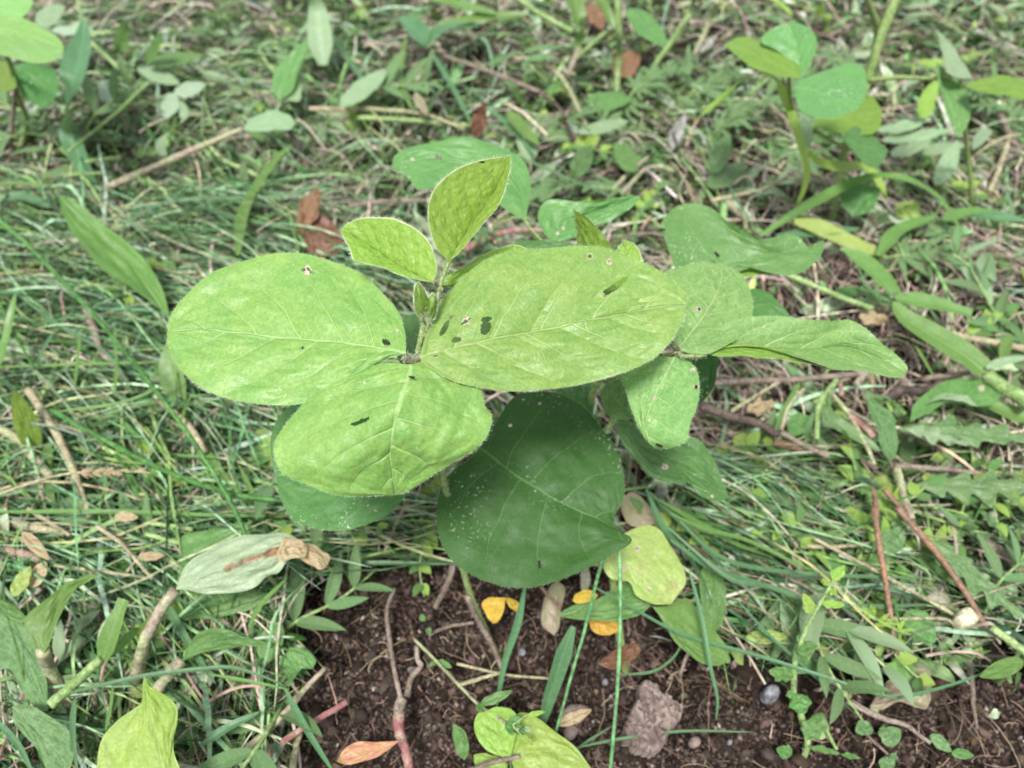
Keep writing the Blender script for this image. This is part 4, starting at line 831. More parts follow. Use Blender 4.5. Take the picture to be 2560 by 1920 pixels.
for fr, p, z, h, m, l in [
    ('b', [(500, -40), (750, 40), (1010, 90)], .08, 46, 'grass', 'broad light grass leaf along the top edge'),
    ('b', [(540, 240), (700, 170), (900, 130), (1230, 90)], (.06, .08), 48, 'grass', 'broad grass leaf lying under the one on the top edge'),
    ('b', [(1495, -60), (1530, 120), (1540, 210), (1528, 320)], (.11, .06), 52, 'grass', 'hanging grass leaf at the top edge right of centre'),
    ('b', [(1620, -60), (1700, 60), (1765, 190)], (.1, .07), 42, 'grass', 'short grass leaf left of the upright stalk'),
    ('b', [(545, 290), (500, 200), (385, 110)], .07, 60, 'grassblue', 'bluish green leaf pointing up left, top middle'),
    ('b', [(545, 290), (680, 190), (900, 165)], .07, 46, 'grassblue', 'bluish green leaf pointing right, top middle'),
    ('b', [(585, 335), (720, 560), (850, 800)], .06, 20, 'grassblue', 'narrow bluish blade below the bluish leaf pair'),
    ('b', [(960, 700), (1100, 830), (1260, 1010)], .05, 22, 'grassblue', 'narrow green blade above the upturned speckled leaf'),
    ('b', [(1140, 1000), (1400, 1120), (1800, 1290)], .06, 13, 'grassblue', 'long thin blade passing behind the speckled leaves'),
    ('b', [(420, 250), (385, 500), (470, 720)], .05, 22, 'grass', 'dark curved blade in the upper middle'),
    ('b', [(1085, 720), (1160, 830), (1280, 930)], .055, 50, 'grass', 'sword-shaped leaf in the upper middle'),
    ('b', [(-100, 180), (150, 520), (260, 640)], .05, 22, 'grassblue', 'bluish blade crossing a pale leaf in the upper middle'),
    ('a', [(790, 1455), (960, 1350), (1140, 1265)], .06, 14, 'grassblue', 'thin bluish blade above the broad light leaf'),
    ('a', [(820, 1340), (1300, 1280), (1800, 1260), (2300, 1120)], .055, 15, 'grassblue', 'long bluish blade left of the young leaflets'),
    ('a', [(1290, 1320), (1500, 1400), (1900, 1480)], .05, 20, 'grassblue', 'bluish blade near the orange-brown dead leaf'),
    ('a', [(1530, 1640), (1580, 1350), (1750, 1060), (1880, 930)], .055, 38, 'grass', 'pale green blade rising behind the left leaflet'),
    ('a', [(-40, 1180), (200, 1185), (330, 1190)], .05, 16, 'grass', 'short green blade at the left edge, upper part'),
    ('a', [(-40, 1300), (150, 1270), (320, 1330)], .05, 36, 'grassblue', 'bluish leaf at the left edge, upper part'),
    ('d', [(-40, 790), (40, 560), (100, 240)], (.05, .09), 32, 'grass', 'light green blade pointing up at the left edge'),
    ('d', [(-30, 715), (500, 700), (1140, 680)], .06, 10, 'grass', 'straight thin blade reaching the left leaflet'),
    ('d', [(100, 235), (400, 460), (700, 640), (860, 900)], .06, 11, 'grassblue', 'thin blade slanting from the left edge'),
    ('d', [(220, 740), (330, 520), (480, 340)], .06, 12, 'grassblue', 'short bluish blade leaning right at the left'),
    ('d', [(380, 1000), (800, 940), (1160, 780)], .07, 12, 'grass', 'curved thin blade under the left leaflet'),
    ('d', [(620, 1040), (900, 960), (1330, 890)], .05, 16, 'grass', 'light blade lying level under the left leaflet'),
    ('d', [(640, 1100), (950, 1000), (1400, 930)], .045, 14, 'grass', 'second light blade lying level under the left leaflet'),
    ('d', [(1150, 1100), (1190, 990), (1225, 900)], .06, 12, 'grass', 'short upright blade under the left leaflet'),
    ('d', [(480, 850), (500, 680), (520, 460)], .06, 12, 'grass', 'upright thin blade at the left'),
    ('d', [(740, 900), (750, 700), (740, 400)], .06, 11, 'grass', 'second upright thin blade at the left'),
    ('d', [(-40, 850), (300, 1180), (620, 1560)], .04, 26, 'grassblue', 'dark green blade in the lower left tangle'),
    ('d', [(-60, 1120), (200, 1330), (460, 1700)], .04, 30, 'grassblue', 'broader dark blade in the lower left tangle'),
    ('d', [(320, 1180), (300, 1380), (350, 1620)], .045, 34, 'grass', 'short broad blade among the dark ones'),
    ('d', [(600, 1040), (620, 1300), (720, 1640)], .04, 24, 'grassblue', 'steep dark blade in the left tangle'),
    ('d', [(650, 930), (1000, 1240), (1420, 1300)], .05, 14, 'grass', 'curved blade over the brown straw hollow'),
    ('d', [(1540, 1350), (1640, 1560), (1760, 1760)], .05, 16, 'grass', 'blade beside the brown straw hollow'),
    ('d', [(1240, 1120), (1430, 1400), (1650, 1640)], .045, 20, 'grass', 'pale blade crossing the brown straw hollow'),
    ('f', [(-40, 0), (700, 0), (1300, 20), (1860, 30)], .055, 16, 'grass', 'long blade running level towards the mature leaf'),
    ('f', [(440, 1165), (900, 1060), (1300, 1010), (1490, 1000), (1700, 1060), (1850, 1130)], .07, 14, 'grassblue', 'bent thin blade arching over the lower left'),
    ('f', [(1360, 1045), (1600, 1090), (1860, 1140)], .065, 11, 'grass', 'thin blade under the bent arching one'),
    ('f', [(1830, 1130), (1960, 1380), (2150, 1680)], .06, 20, 'grassblue', 'bluish blade running down to the bottom edge'),
    ('f', [(1290, 1500), (1480, 1380), (1670, 1285)], .06, 26, 'grassblue', 'dark green rounded blade tip, bottom left'),
    ('f', [(1060, 560), (1200, 820), (1390, 1110)], .05, 22, 'grassblue', 'bluish blade crossing behind the wilted leaf'),
    ('f', [(480, 1180), (470, 1420), (500, 1680)], .06, 16, 'grassblue', 'thin upright blade at the bottom left'),
    ('f', [(-20, 1340), (120, 1500), (220, 1690)], .05, 16, 'grassblue', 'bluish blade in the bottom left corner'),
    ('f', [(680, 1400), (715, 1250), (725, 1110)], .06, 12, 'grass', 'upright thin blade left of the lime leaf'),
    ('f', [(1600, 740), (1680, 600), (1850, 420)], .07, 18, 'grass', 'green blade under the wilted leaf tip'),
    ('f', [(840, 1030), (830, 800), (790, 700)], .05, 12, 'grass', 'thin blade behind the cut green stalk'),
    ('f', [(360, 940), (550, 800), (900, 770)], .04, 12, 'grass', 'thin blade lying behind the cut stalk'),
    ('g', [(-60, 330), (300, 330), (735, 335)], .04, 15, 'grassblue', 'bluish stalk-like blade on the soil behind the dark leaf'),
    ('g', [(1190, 480), (1140, 720), (1060, 960), (1005, 1270)], (.07, .02), 24, 'grassblue', 'upright light green blade left on the bare soil'),
    ('g', [(1500, 735), (1420, 960), (1350, 1180), (1290, 1400)], (.07, .02), 50, 'grassblue', 'broad upright blade on the bare soil'),
    ('g', [(1630, 480), (1850, 600), (2212, 790), (2700, 930), (3110, 1060), (3450, 1170), (3620, 1190), (4050, 1070), (4400, 900)], (.09, .05, .05, .04), 12, 'grassblue', 'very long thin bluish blade bowing across the lower right'),
    ('g', [(1810, 1045), (2000, 1030), (2120, 960), (2190, 860), (2205, 740)], .05, 9, 'grassblue', 'hooked thin blade over the bare soil'),
    ('g', [(1500, 1520), (1800, 1460), (2212, 1410), (2660, 1415)], .03, 9, 'grassblue', 'thin blade lying level on the soil at the bottom'),
    ('g', [(1420, 1640), (1560, 1500), (1760, 1370)], .02, 9, 'grassblue', 'short thin blade left of the bark chunk'),
    ('h', [(0, 60), (200, 250), (430, 350), (900, 405), (1640, 425)], (.09, .04), 16, 'grassblue', 'topmost bluish blade of the fan on the right'),
    ('h', [(-60, 10), (160, 110), (420, 180), (700, 310), (920, 410)], (.09, .04), 15, 'grass', 'light blade in the fan on the right'),
    ('h', [(-80, 100), (300, 420), (560, 480), (900, 590), (1300, 605), (1750, 590)], (.08, .035), 16, 'grassblue', 'long curved blade in the fan on the right'),
    ('h', [(-60, 180), (200, 360), (500, 460), (880, 560)], (.08, .035), 20, 'grassblue', 'second curved blade in the fan on the right'),
    ('h', [(380, 580), (560, 780), (800, 1000), (1140, 1310)], (.07, .03), 10, 'grassblue', 'straight thin blade slanting over the soil on the right'),
    ('h', [(60, 380), (130, 650), (190, 980), (240, 1200), (230, 1345)], (.08, .03), 15, 'grassblue', 'thin blade drooping on the right of the soil'),
    ('D', [(1560, 650), (1500, 520), (1380, 430)], .08, 14, 'grass', 'short blade under the spotted lower leaflet'),
    ('D', [(1500, 850), (1700, 1040), (1900, 1250), (2120, 1560)], (.08, .03), 22, 'grassblue', 'steep blade of the fan below the spotted leaflet'),
    ('D', [(1480, 830), (1600, 1100), (1780, 1300), (1900, 1640)], (.08, .03), 22, 'grassblue', 'steepest blade of the fan below the spotted leaflet'),
    ('D', [(1560, 900), (1800, 1040), (2050, 1180), (2300, 1270)], (.08, .04), 17, 'grass', 'middle blade of the fan below the spotted leaflet'),
    ('c', [(520, 1515), (800, 1340), (1150, 1165), (1420, 1150), (1640, 1260), (1750, 1400), (1840, 1540)], (.06, .10, .04), 36, 'grass', 'long arching grass leaf under the top right soybean'),
    ('c', [(620, 1520), (900, 1500), (1160, 1470)], .06, 34, 'grassblue', 'grass leaf end resting behind the wavy speckled leaf'),
    ('c', [(1270, 1640), (1400, 1490), (1640, 1390)], .06, 42, 'grass', 'light grass leaf right of the wavy speckled leaf'),
    ('c', [(1680, 1420), (1850, 1370), (2060, 1370)], .05, 36, 'grass', 'light leaf pointing right near the right edge'),
    ('c', [(2212, 1420), (2000, 1390), (1840, 1390)], .05, 28, 'grassblue', 'bluish leaf at the right edge'),
    ('c', [(1030, 1600), (1180, 1660), (1300, 1750), (1420, 1900)], .07, 34, 'grass', 'small green leaf below the brownish yellow leaf'),
    ('c', [(310, 1190), (420, 1380), (520, 1530)], .06, 9, 'grassblue', 'thin blade above the wavy speckled leaf'),
    ('c', [(540, -30), (640, 30), (720, 100)], .06, 24, 'lime', 'yellowish blade at the top edge on the right'),
    ('e', [(1510, 570), (1560, 660), (1640, 790)], .06, 13, 'grass', 'thin blade below the broad jointed grass leaf'),
    ('e', [(610, 1120), (690, 960), (770, 810)], .05, 20, 'grass', 'green blade below the curled leaflet'),
    ('e', [(2060, 660), (2110, 540), (2130, 500)], .05, 30, 'grass', 'short green leaf at the right edge, middle')]:
    tag(Bl('grass_strand', fr, p, z, h, m, n=30, fold=.4, roll=(.0, .25, -.1)), l, 'grass blade')
for fr, p, z, h0, h1, m, l in [
    ('G', [(-20, 462), (60, 530), (200, 680), (330, 840), (440, 990), (520, 1130), (560, 1260)], (.09, .10, .06), 4.5, 4.5, 'darkblade', 'longest dark green stalk slanting down on the left'),
    ('d', [(330, 990), (700, 1200), (1100, 1395), (1500, 1530), (1820, 1575)], (.06, .07), 14, 15, 'darkblade', 'dark green stalk running right below the left leaflet'),
    ('d', [(-30, 250), (80, 470), (220, 720)], .07, 8, 8, 'darkblade', 'thin dark stalk at the left edge'),
    ('d', [(180, 860), (330, 1080), (430, 1300), (580, 1680)], (.06, .05), 22, 18, 'straw', 'thick straw-coloured stalk on the left'),
    ('d', [(1000, 900), (1200, 1100), (1320, 1260)], .05, 20, 18, 'straw', 'straw-coloured stalk over the brown hollow'),
    ('d', [(540, 290), (610, 480), (640, 570), (720, 690), (820, 810)], .05, 22, 16, 'brown', 'dried brown stalk slanting left of the big leaflet'),
    ('d', [(-60, 1080), (120, 1180), (220, 1290), (330, 1420)], .05, 22, 24, 'pinkish', 'thick brownish stalk near the left edge'),
    ('f', [(-60, 40), (180, 90), (420, 140)], .045, 28, 22, 'straw', 'thick pale stalk at the left edge, lower part'),
    ('f', [(180, -20), (300, 60), (450, 150)], .05, 12, 10, 'straw', 'thin straw beside the thick pale stalk'),
    ('f', [(350, 340), (650, 390), (960, 425)], .05, 12, 9, 'straw', 'straw lying level on the left'),
    ('f', [(620, 90), (800, 220), (980, 430)], .055, 12, 10, 'straw', 'straw slanting to the withered stalk'),
    ('f', [(50, 240), (150, 280), (260, 310)], .05, 22, 20, 'pink', 'short pink stalk at the left edge'),
    ('f', [(510, 540), (620, 640), (720, 780)], .03, 28, 26, 'dark', 'dark reddish stalk behind the cut green one'),
    ('f', [(940, 140), (1100, 190), (1180, 200)], .055, 14, 14, 'green', 'green stalk end left of the wilted leaf'),
    ('f', [(970, 70), (1100, 90), (1240, 115)], .055, 14, 12, 'green', 'upper green stalk end left of the wilted leaf'),
    ('g', [(1690, 300), (1640, 480), (1560, 800), (1480, 1080), (1380, 1445)], (.11, .03), 12, 9, 'blade', 'thin straight bluish stalk in front of the bare soil'),
    ('g', [(1795, 230), (1805, 600), (1795, 1000), (1770, 1330), (1735, 1690)], (.12, .04), 13, 11, 'blade', 'thin upright bluish stalk left of the bark chunk'),
    ('g', [(820, 540), (870, 670), (960, 830), (1045, 1010)], (.05, .0), 20, 16, 'brown', 'olive brown stalk standing in the soil'),
    ('g', [(730, 330), (690, 470), (610, 620)], .03, 20, 16, 'brown', 'rough brown twig tip over the soil mound'),
    ('g', [(350, 490), (300, 640), (320, 850), (350, 1040), (400, 1230)], (.035, .03), 12, 15, 'brown', 'thin dry root over the soil mound'),
    ('g', [(570, 790), (700, 735), (860, 712)], .025, 12, 9, 'brown', 'short curved root on the soil'),
    ('g', [(750, 975), (900, 1010), (1100, 1050), (1340, 1070)], .02, 9, 7, 'straw', 'thin curved straw on the bare soil'),
    ('g', [(755, 1115), (900, 1070), (1050, 1030)], .02, 14, 9, 'straw', 'short thick straw on the bare soil'),
    ('g', [(490, 860), (500, 950), (520, 990), (460, 1060), (430, 1190)], .03, 14, 20, 'brown', 'knotted root on the soil mound'),
    ('g', [(1290, 480), (1340, 540), (1420, 620)], .03, 12, 9, 'needle', 'short reddish straw under the dark leaf'),
    ('g', [(830, 1665), (1000, 1600), (1155, 1572)], .055, 16, 14, 'brown', 'short twig lying across the lime leaves'),
    ('f', [(1400, 1690), (1700, 1430), (1860, 1260), (1980, 1120), (2095, 1000)], (.04, .05), 26, 14, 'pinkish', 'long purplish stalk rising from the bottom edge'),
    ('f', [(1810, 1485), (1960, 1380), (2160, 1265), (2230, 1220)], .045, 19, 17, 'pink', 'pink stalk beside the purplish one at the bottom'),
    ('f', [(1700, 1460), (1735, 1560), (1760, 1690)], .04, 15, 13, 'pink', 'short pink side stalk at the bottom edge'),
    ('f', [(1880, 1680), (1890, 1550), (1930, 1420)], .035, 22, 16, 'straw', 'ochre stalk at the bottom edge'),
    ('h', [(1245, -30), (1290, 300), (1340, 620), (1392, 912)], (.06, .04), 18, 13, 'needle', 'straight reddish brown pine needle pointing down on the right'),
    ('h', [(1390, -30), (1640, 250), (1820, 500), (1950, 715)], (.06, .04), 18, 16, 'needle', 'reddish stalk leaning over the toothed leaf'),
    ('h', [(1950, 715), (2020, 770), (2060, 850)], .04, 16, 6, 'brown', 'withered tip at the end of the reddish stalk'),
    ('h', [(860, 170), (1300, 400), (1770, 665)], .045, 11, 10, 'straw', 'long straw slanting across the right side'),
    ('h', [(1320, 690), (1690, 690), (1790, 755)], .045, 9, 9, 'straw', 'thin bent straw leading to the cream pod'),
    ('h', [(1840, 860), (1870, 1080), (1910, 1395)], .025, 22, 7, 'brown', 'split dry stalk hanging on the right edge'),
    ('h', [(1070, 1210), (1300, 1325), (1450, 1370), (1530, 1430), (1610, 1485)], .02, 20, 10, 'brown', 'knobbly twig lying on the soil, lower right'),
    ('h', [(930, 1060), (1020, 1110), (1090, 1200)], .025, 26, 14, 'straw', 'dry sheath at the end of the knobbly twig'),
    ('h', [(780, 225), (1000, 222), (1240, 200)], .04, 12, 10, 'straw', 'short level straw right of the fan'),
    ('h', [(1960, 190), (2100, 280), (2240, 400)], .03, 30, 30, 'brown', 'thick brown stalk at the right edge'),
    ('h', [(2000, 740), (2120, 830), (2240, 920)], .045, 20, 20, 'green', 'pale green stalk at the lower right edge'),
    ('h', [(340, 990), (420, 860), (430, 700)], .02, 16, 12, 'brown', 'curled dry stalk left of the small toothed plant'),
    ('h', [(0, 1050), (40, 930), (90, 850)], .02, 12, 10, 'brown', 'thin dry loop beside the soil on the right'),
    ('e', [(220, 812), (480, 806), (700, 800), (1000, 775), (1220, 750)], .05, 20, 17, 'brown', 'long grey twig below the curled leaflet'),
    ('e', [(1550, 790), (1700, 770), (1860, 750)], .045, 16, 14, 'brown', 'grey twig end left of the jointed grass'),
    ('e', [(130, 960), (330, 1040), (480, 1080), (640, 1150)], .045, 30, 24, 'dark', 'rough dark woody twig, right of the hanging leaflet'),
    ('e', [(640, 1130), (800, 1210), (960, 1290)], .045, 18, 14, 'brown', 'grey stalk continuing from the dark twig'),
    ('e', [(600, 1200), (720, 1230), (930, 1270)], .04, 26, 22, 'needle', 'orange brown stalk below the dark twig'),
    ('e', [(1310, 950), (1420, 860), (1540, 870), (1640, 850), (1680, 790)], .04, 22, 26, 'dark', 'shrivelled dark stalk left of the jointed grass'),
    ('e', [(330, 1000), (480, 900), (640, 810)], .05, 12, 10, 'straw', 'pale twig crossing near the cream leaf'),
    ('e', [(1380, 1345), (1650, 1365), (1950, 1400)], .04, 15, 12, 'brown', 'level grey stalk between the toothed leaves'),
    ('e', [(1240, 1500), (1255, 1580), (1265, 1680)], .05, 15, 16, 'needle', 'upper end of an orange stalk in the right weeds'),
    ('e', [(1310, 1500), (1400, 1600), (1460, 1690)], .05, 16, 16, 'needle', 'orange stalk beginning in the right weeds'),
    ('e', [(1390, 1360), (1440, 1500), (1490, 1690)], .045, 22, 20, 'pinkish', 'pinkish stalk in the right weeds'),
    ('e', [(1670, 490), (1900, 530), (2230, 600)], .045, 20, 18, 'straw', 'pale pinkish straw right of the broad grass leaf'),
    ('e', [(1130, 830), (1170, 780), (1220, 740)], .05, 20, 16, 'pinkish', 'short pink-tinged stalk under the curled leaflet'),
    ('e', [(650, 1120), (700, 980), (800, 850)], .05, 14, 10, 'pinkish', 'curved beige stalk below the curled leaflet'),
    ('e', [(620, 90), (900, 210), (1240, 340)], .06, 19, 16, 'green', 'pale green stalk running to the jointed grass'),
    ('c', [(2050, 730), (2212, 1000)], .04, 16, 14, 'brown', 'brown stalk at the right edge, upper part'),
    ('c', [(1990, 1230), (2070, 1050), (2120, 870)], .04, 14, 12, 'straw', 'greyish straw near the right edge'),
    ('c', [(200, 1290), (520, 1225), (700, 1130)], .055, 14, 10, 'straw', 'beige stalk of the feathery weed, centre right'),
    ('c', [(300, 1300), (400, 1400), (430, 1470)], .05, 14, 12, 'straw', 'short beige stalk behind the wavy speckled leaf'),
    ('c', [(1460, -20), (1620, 0)], .05, 12, 12, 'green', 'stalk')]:
    if l == 'stalk': continue
    tag(St('stalk', fr, p, z, h0, h1, m, n=22, nodes=(.35, .7) if h0 > 13 else ()), l, 'stalk')

# ---- top right soybean
t = thing('soybean_plant', 'soybean plant at the top right with an olive leaf underside and a white-dotted leaf', 'plant', at('c', 960, 1640, 0))
Lf('leaflet', 'c', [(765, 505), (620, 420), (450, 340), (280, 292)], [(650, 490), (520, 462), (400, 392), (320, 320)], [(775, 440), (740, 375), (660, 312), (520, 268), (380, 243)], (.19, .20), 'olive', t, label='olive underside of a leaflet')
Lf('leaflet', 'c', [(750, 515), (760, 400), (740, 280), (690, 150)], [(640, 350), (520, 260), (600, 182)], [(800, 470), (860, 360), (878, 270), (830, 182), (760, 150)], (.185, .21), 'back', t, nu=50, nv=20)
Lf('leaflet', 'c', [(742, 560), (900, 600), (1040, 660), (1150, 695)], [(770, 520), (840, 490), (960, 442), (1080, 408), (1175, 440), (1202, 520), (1190, 620)], [(740, 620), (770, 700), (860, 758), (950, 768), (1060, 745)], (.19, .19), 'back', t, nu=60, nv=24, label='white-dotted leaflet')
St('stem', 'c', [(960, 1650), (985, 1350), (1040, 1050), (1110, 820), (1215, 500), (1290, 250), (1400, -40)], (0, .06, .14, .20), 22, 26, 'bean', t, n=40, nodes=(.6,))
St('stem', 'c', [(1245, 400), (1270, 180), (1190, -40)], (.14, .21), 22, 16, 'bean', t)
Bl('pod', 'c', [(540, 470), (620, 530), (700, 700), (760, 880), (812, 1060), (800, 1200), (755, 1310)], (.18, .08), 32, 'lime', t, n=34, base=.6, label='drooping yellow-green strip')
Bl('pod', 'c', [(570, 470), (430, 500), (320, 590), (150, 730), (80, 800)], (.18, .10), 24, 'lime', t, n=24)
St('petiole', 'c', [(700, 500), (710, 640), (760, 760), (900, 860), (1060, 950)], (.185, .08), 12, 12, 'bean', t)
Lf('leaflet', 'c', [(750, 715), (800, 830), (835, 965)], [(755, 820), (790, 910)], [(830, 760), (855, 850)], (.14, .11), 'pale', t)
Lf('leaflet', 'c', [(850, 800), (1050, 760), (1300, 715)], [(900, 760), (1100, 700), (1220, 620), (1260, 650)], [(950, 840), (1080, 870), (1240, 860), (1290, 800)], (.12, .13), 'olive', t)
Lf('leaflet', 'c', [(1030, 885), (1180, 940), (1340, 970)], [(1120, 815), (1200, 850), (1290, 920)], [(1100, 960), (1180, 1060), (1260, 1075), (1310, 1030)], (.13, .12), 'mid', t)
Bl('leaflet', 'c', [(820, 970), (900, 1050), (1040, 1080), (1160, 1078), (1260, 1140), (1330, 1300)], (.11, .07), 42, 'lime', t, n=30)
Lf('leaflet', 'c', [(1290, 1210), (1180, 1290), (1110, 1395)], [(1180, 1180), (1070, 1220), (1030, 1300)], [(1270, 1290), (1220, 1360)], (.08, .06), 'mid', t)
t = thing('soybean_plant', 'thin soybean plant at the upper right edge with a folded pale leaf', 'plant', at('c', 1900, 1500, 0))
Lf('leaflet', 'c', [(1650, 392), (1720, 560), (1780, 720), (1790, 890)], [(1660, 520), (1690, 650), (1730, 780)], [(1740, 500), (1830, 590), (1868, 700), (1845, 810)], (.17, .14), 'back', t)
Lf('leaflet', 'c', [(1655, 190), (1740, 330), (1880, 500)], [(1680, 330), (1730, 480), (1820, 505)], [(1740, 290), (1830, 420)], (.18, .17), 'pale', t, label='folded pale leaflet')
Lf('leaflet', 'c', [(1835, 560), (2000, 540), (2240, 570)], [(1900, 520), (2050, 488), (2200, 510)], [(1930, 590), (2080, 615), (2220, 640)], (.17, .18), 'olive', t)
St('petiole', 'c', [(1210, 515), (1400, 500), (1650, 502), (1740, 490)], (.14, .17), 13, 10, 'bean', t)
St('stem', 'c', [(1900, 1500), (1850, 1000), (1800, 520)], (0, .165), 14, 10, 'bean', t)
tag(Bl('yellowing_leaf', 'c', [(735, 1425), (900, 1470), (1100, 1560), (1330, 1650)], (.07, .05), 60, 'limebrown', fold=.15), 'brownish yellow lance-shaped leaf right of the wavy speckled leaf', 'leaf')
tag(Bl('yellow_leaf', 'c', [(1560, 760), (1590, 640), (1650, 520)], (.07, .1), 46, 'lime'), 'bright yellow-green leaf behind the edge soybean', 'leaf')
tag(Lf('curled_leaf', 'c', [(1400, 1400), (1440, 1330), (1520, 1300)], [(1380, 1330), (1430, 1280), (1480, 1275)], [(1450, 1400), (1520, 1380), (1540, 1330)], (.05, .065), 'limebrown', cup=-.006, wave=.004), 'curled yellow spotted leaf right of the arching grass leaf', 'leaf')
tag(Bl('curled_tendril', 'c', [(1340, 1385), (1400, 1430), (1500, 1410)], .055, 18, 'wither'), 'small pale curled leaf under the yellow ring', 'leaf')
for k, (x1, y1, x2, y2, ww) in enumerate([(1300, 850, 1640, 720, 34), (1260, 830, 1560, 800, 30), (1300, 900, 1760, 830, 36), (1350, 990, 1620, 900, 42), (1640, 1190, 1790, 900, 60), (1500, 960, 1850, 930, 40), (2000, 830, 1880, 960, 40)]):
    tag(Oval('pale_leaf', 'c', (x1, y1), (x2, y2), ww, (.05, .07), 'pale', bow=12), ['topmost silvery leaf of the pale heap beside the edge soybean', 'shortest silvery leaf at the left end of the pale heap', 'longest silvery leaf across the middle of the pale heap', 'slender silvery leaf in the lower part of the pale heap', 'broad silvery leaf hanging lowest from the pale heap', 'level silvery leaf at the bottom of the pale heap', 'separate silvery leaf right of the pale heap'][k], 'leaf', 'silvery pale leaves heaped at the upper right')

# ---- right: jointed grass
t = thing('jointed_grass', 'thick jointed grass stalk with broad leaves coming in from the right edge', 'grass plant', at('e', 2212, 930, .05))
St('stem', 'e', [(2260, 960), (2100, 850), (1965, 755)], .06, 40, 34, 'green', t, nodes=(.95,))
Bl('leaf_blade', 'e', [(1955, 740), (1800, 620), (1600, 500), (1450, 400), (1370, 290)], (.065, .08), 78, 'grass', t, n=34, fold=.25, base=.85, taper=1.4)
Bl('leaf_blade', 'e', [(1365, 235), (1250, 110), (1050, -40)], (.08, .10), 48, 'grass', t, n=24, base=.6)
Bl('leaf_blade', 'e', [(1385, 270), (1600, 300), (1875, 372)], .07, 52, 'grass', t, n=24, tipw=.6)
Bl('leaf_blade', 'e', [(1970, 720), (2080, 680), (2240, 650)], .07, 26, 'pale', t, n=18)
Bl('leaf_blade', 'e', [(2250, 1060), (2100, 1000), (1930, 930)], .045, 50, 'grass', t)
tag(Oval('yellow_leaf', 'e', (1150, 390), (1340, 410), 44, .05, 'tan', wave=.003), 'cream and brown dead leaf beside the jointed grass', 'dead leaf')
tag(Oval('dry_leaf', 'e', (430, 990), (610, 950), 46, .055, 'tan', wave=.006), 'ruffled cream-coloured dry leaf right of the hanging leaflet', 'dead leaf')
# ---- right: toothed weed leaves
def Toothed(lab, fr, a_, b_, wd, z, n, mat='weedblue', bow=0.):
    return tag(Oval('toothed_leaf', fr, a_, b_, wd, z, mat, teeth=n, bow=bow, tooth=.38, pw=.9, wave=.0016), lab, 'weed leaf')
Toothed('upper toothed leaf pointing right at the right edge', 'e', (1390, 1110), (2330, 1180), 105, (.045, .05), 5)
Toothed('lower toothed leaf pointing right at the right edge', 'e', (1510, 1470), (2400, 1500), 120, (.04, .05), 5)
Toothed('large toothed leaf with a white midrib at the lower right edge', 'h', (1590, 170), (2215, 690), 110, (.05, .04), 5)
Toothed('toothed leaf left of the reddish stalk', 'h', (1480, 60), (1180, 260), 60, (.045, .04), 3)
Toothed('small silvery toothed leaf between the larger toothed ones', 'e', (1450, 1110), (1870, 1220), 50, (.06, .055), 4, 'pale')
t = thing('spotted_leaf', 'broad leaf with a brown spot in front of the jointed grass', 'leaf', at('e', 1480, 1060, .05)); t['category'] = 'weed leaf'
Lf('blade', 'e', [(1480, 1065), (1700, 930), (2060, 890)], [(1500, 960), (1600, 870), (1720, 800), (1900, 800), (2030, 840)], [(1600, 1010), (1750, 930), (1900, 970), (2030, 950)], .055, 'weed', t, spots=[('e', 1940, 850, 26)])
Lf('curled_edge', 'e', [(1580, 950), (1750, 900), (1915, 970)], [(1680, 890), (1830, 900)], [(1680, 920), (1800, 935)], .062, 'pale', t)
tag(Lf('upright_leaf', 'e', [(1190, 880), (1290, 1080), (1350, 1320)], [(1215, 1000), (1270, 1120), (1290, 1240)], [(1280, 950), (1370, 1030), (1398, 1180), (1385, 1290)], (.09, .04), 'weedblue', nu=60), 'long green weed leaf standing among the right weeds', 'weed leaf')
t = thing('pink_stemmed_weed', 'weed with a pink forked stalk and wavy grey-green leaves on the right', 'weed', at('e', 960, 870, .05))
St('stem', 'e', [(960, 865), (1100, 1040), (1200, 1220), (1250, 1340)], .055, 14, 12, 'pinkish', t)
St('stem', 'e', [(1090, 1030), (1170, 1090), (1245, 1165)], .055, 24, 20, 'pink', t)
St('stem', 'e', [(1030, 810), (1035, 900)], .05, 14, 14, 'pink', t)
St('stem', 'e', [(1010, 800), (950, 870), (890, 980), (880, 1180)], .055, 18, 16, 'green', t)
Bl('leaf', 'e', [(925, 920), (960, 1040), (1060, 1110), (1290, 1255)], .055, 46, 'weedblue', t, base=.3)
Lf('leaf', 'e', [(860, 1040), (780, 1070), (690, 1150)], [(760, 1010), (700, 1060)], [(800, 1130), (740, 1160)], .045, 'weed', t)
# ---- lower left: cut and wilted dayflower-like weeds
t = thing('withered_weed', 'withered weed with a thick beige stalk and a silvery leaf turning brown', 'weed', at('f', 860, 1260, 0))
St('stem', 'f', [(860, 1330), (868, 1050), (905, 860), (1000, 660), (1130, 500)], (.0, .05, .08, .09), 36, 30, 'pinkish', t, nodes=(.45,), n=40)
Lf('leaf', 'f', [(1130, 500), (1300, 420), (1500, 345), (1700, 275), (1850, 240), (1960, 240)], [(1190, 360), (1300, 265), (1450, 190), (1620, 150), (1780, 135), (1880, 160), (1940, 200)], [(1230, 500), (1350, 525), (1500, 520), (1640, 480), (1710, 420), (1790, 390), (1850, 310), (1920, 280)], (.092, .098), 'witherbrown', t, nu=90, nv=34, zm=.006, zr=-.006, wave=.002, label='silvery leaf turning brown')
Lf('dried_neck', 'f', [(1780, 260), (1880, 225), (1980, 250)], [(1830, 170), (1910, 180), (1960, 205)], [(1800, 330), (1880, 300), (1950, 300)], (.104, .10), 'tan', t, wave=.0015, puff=.0006)
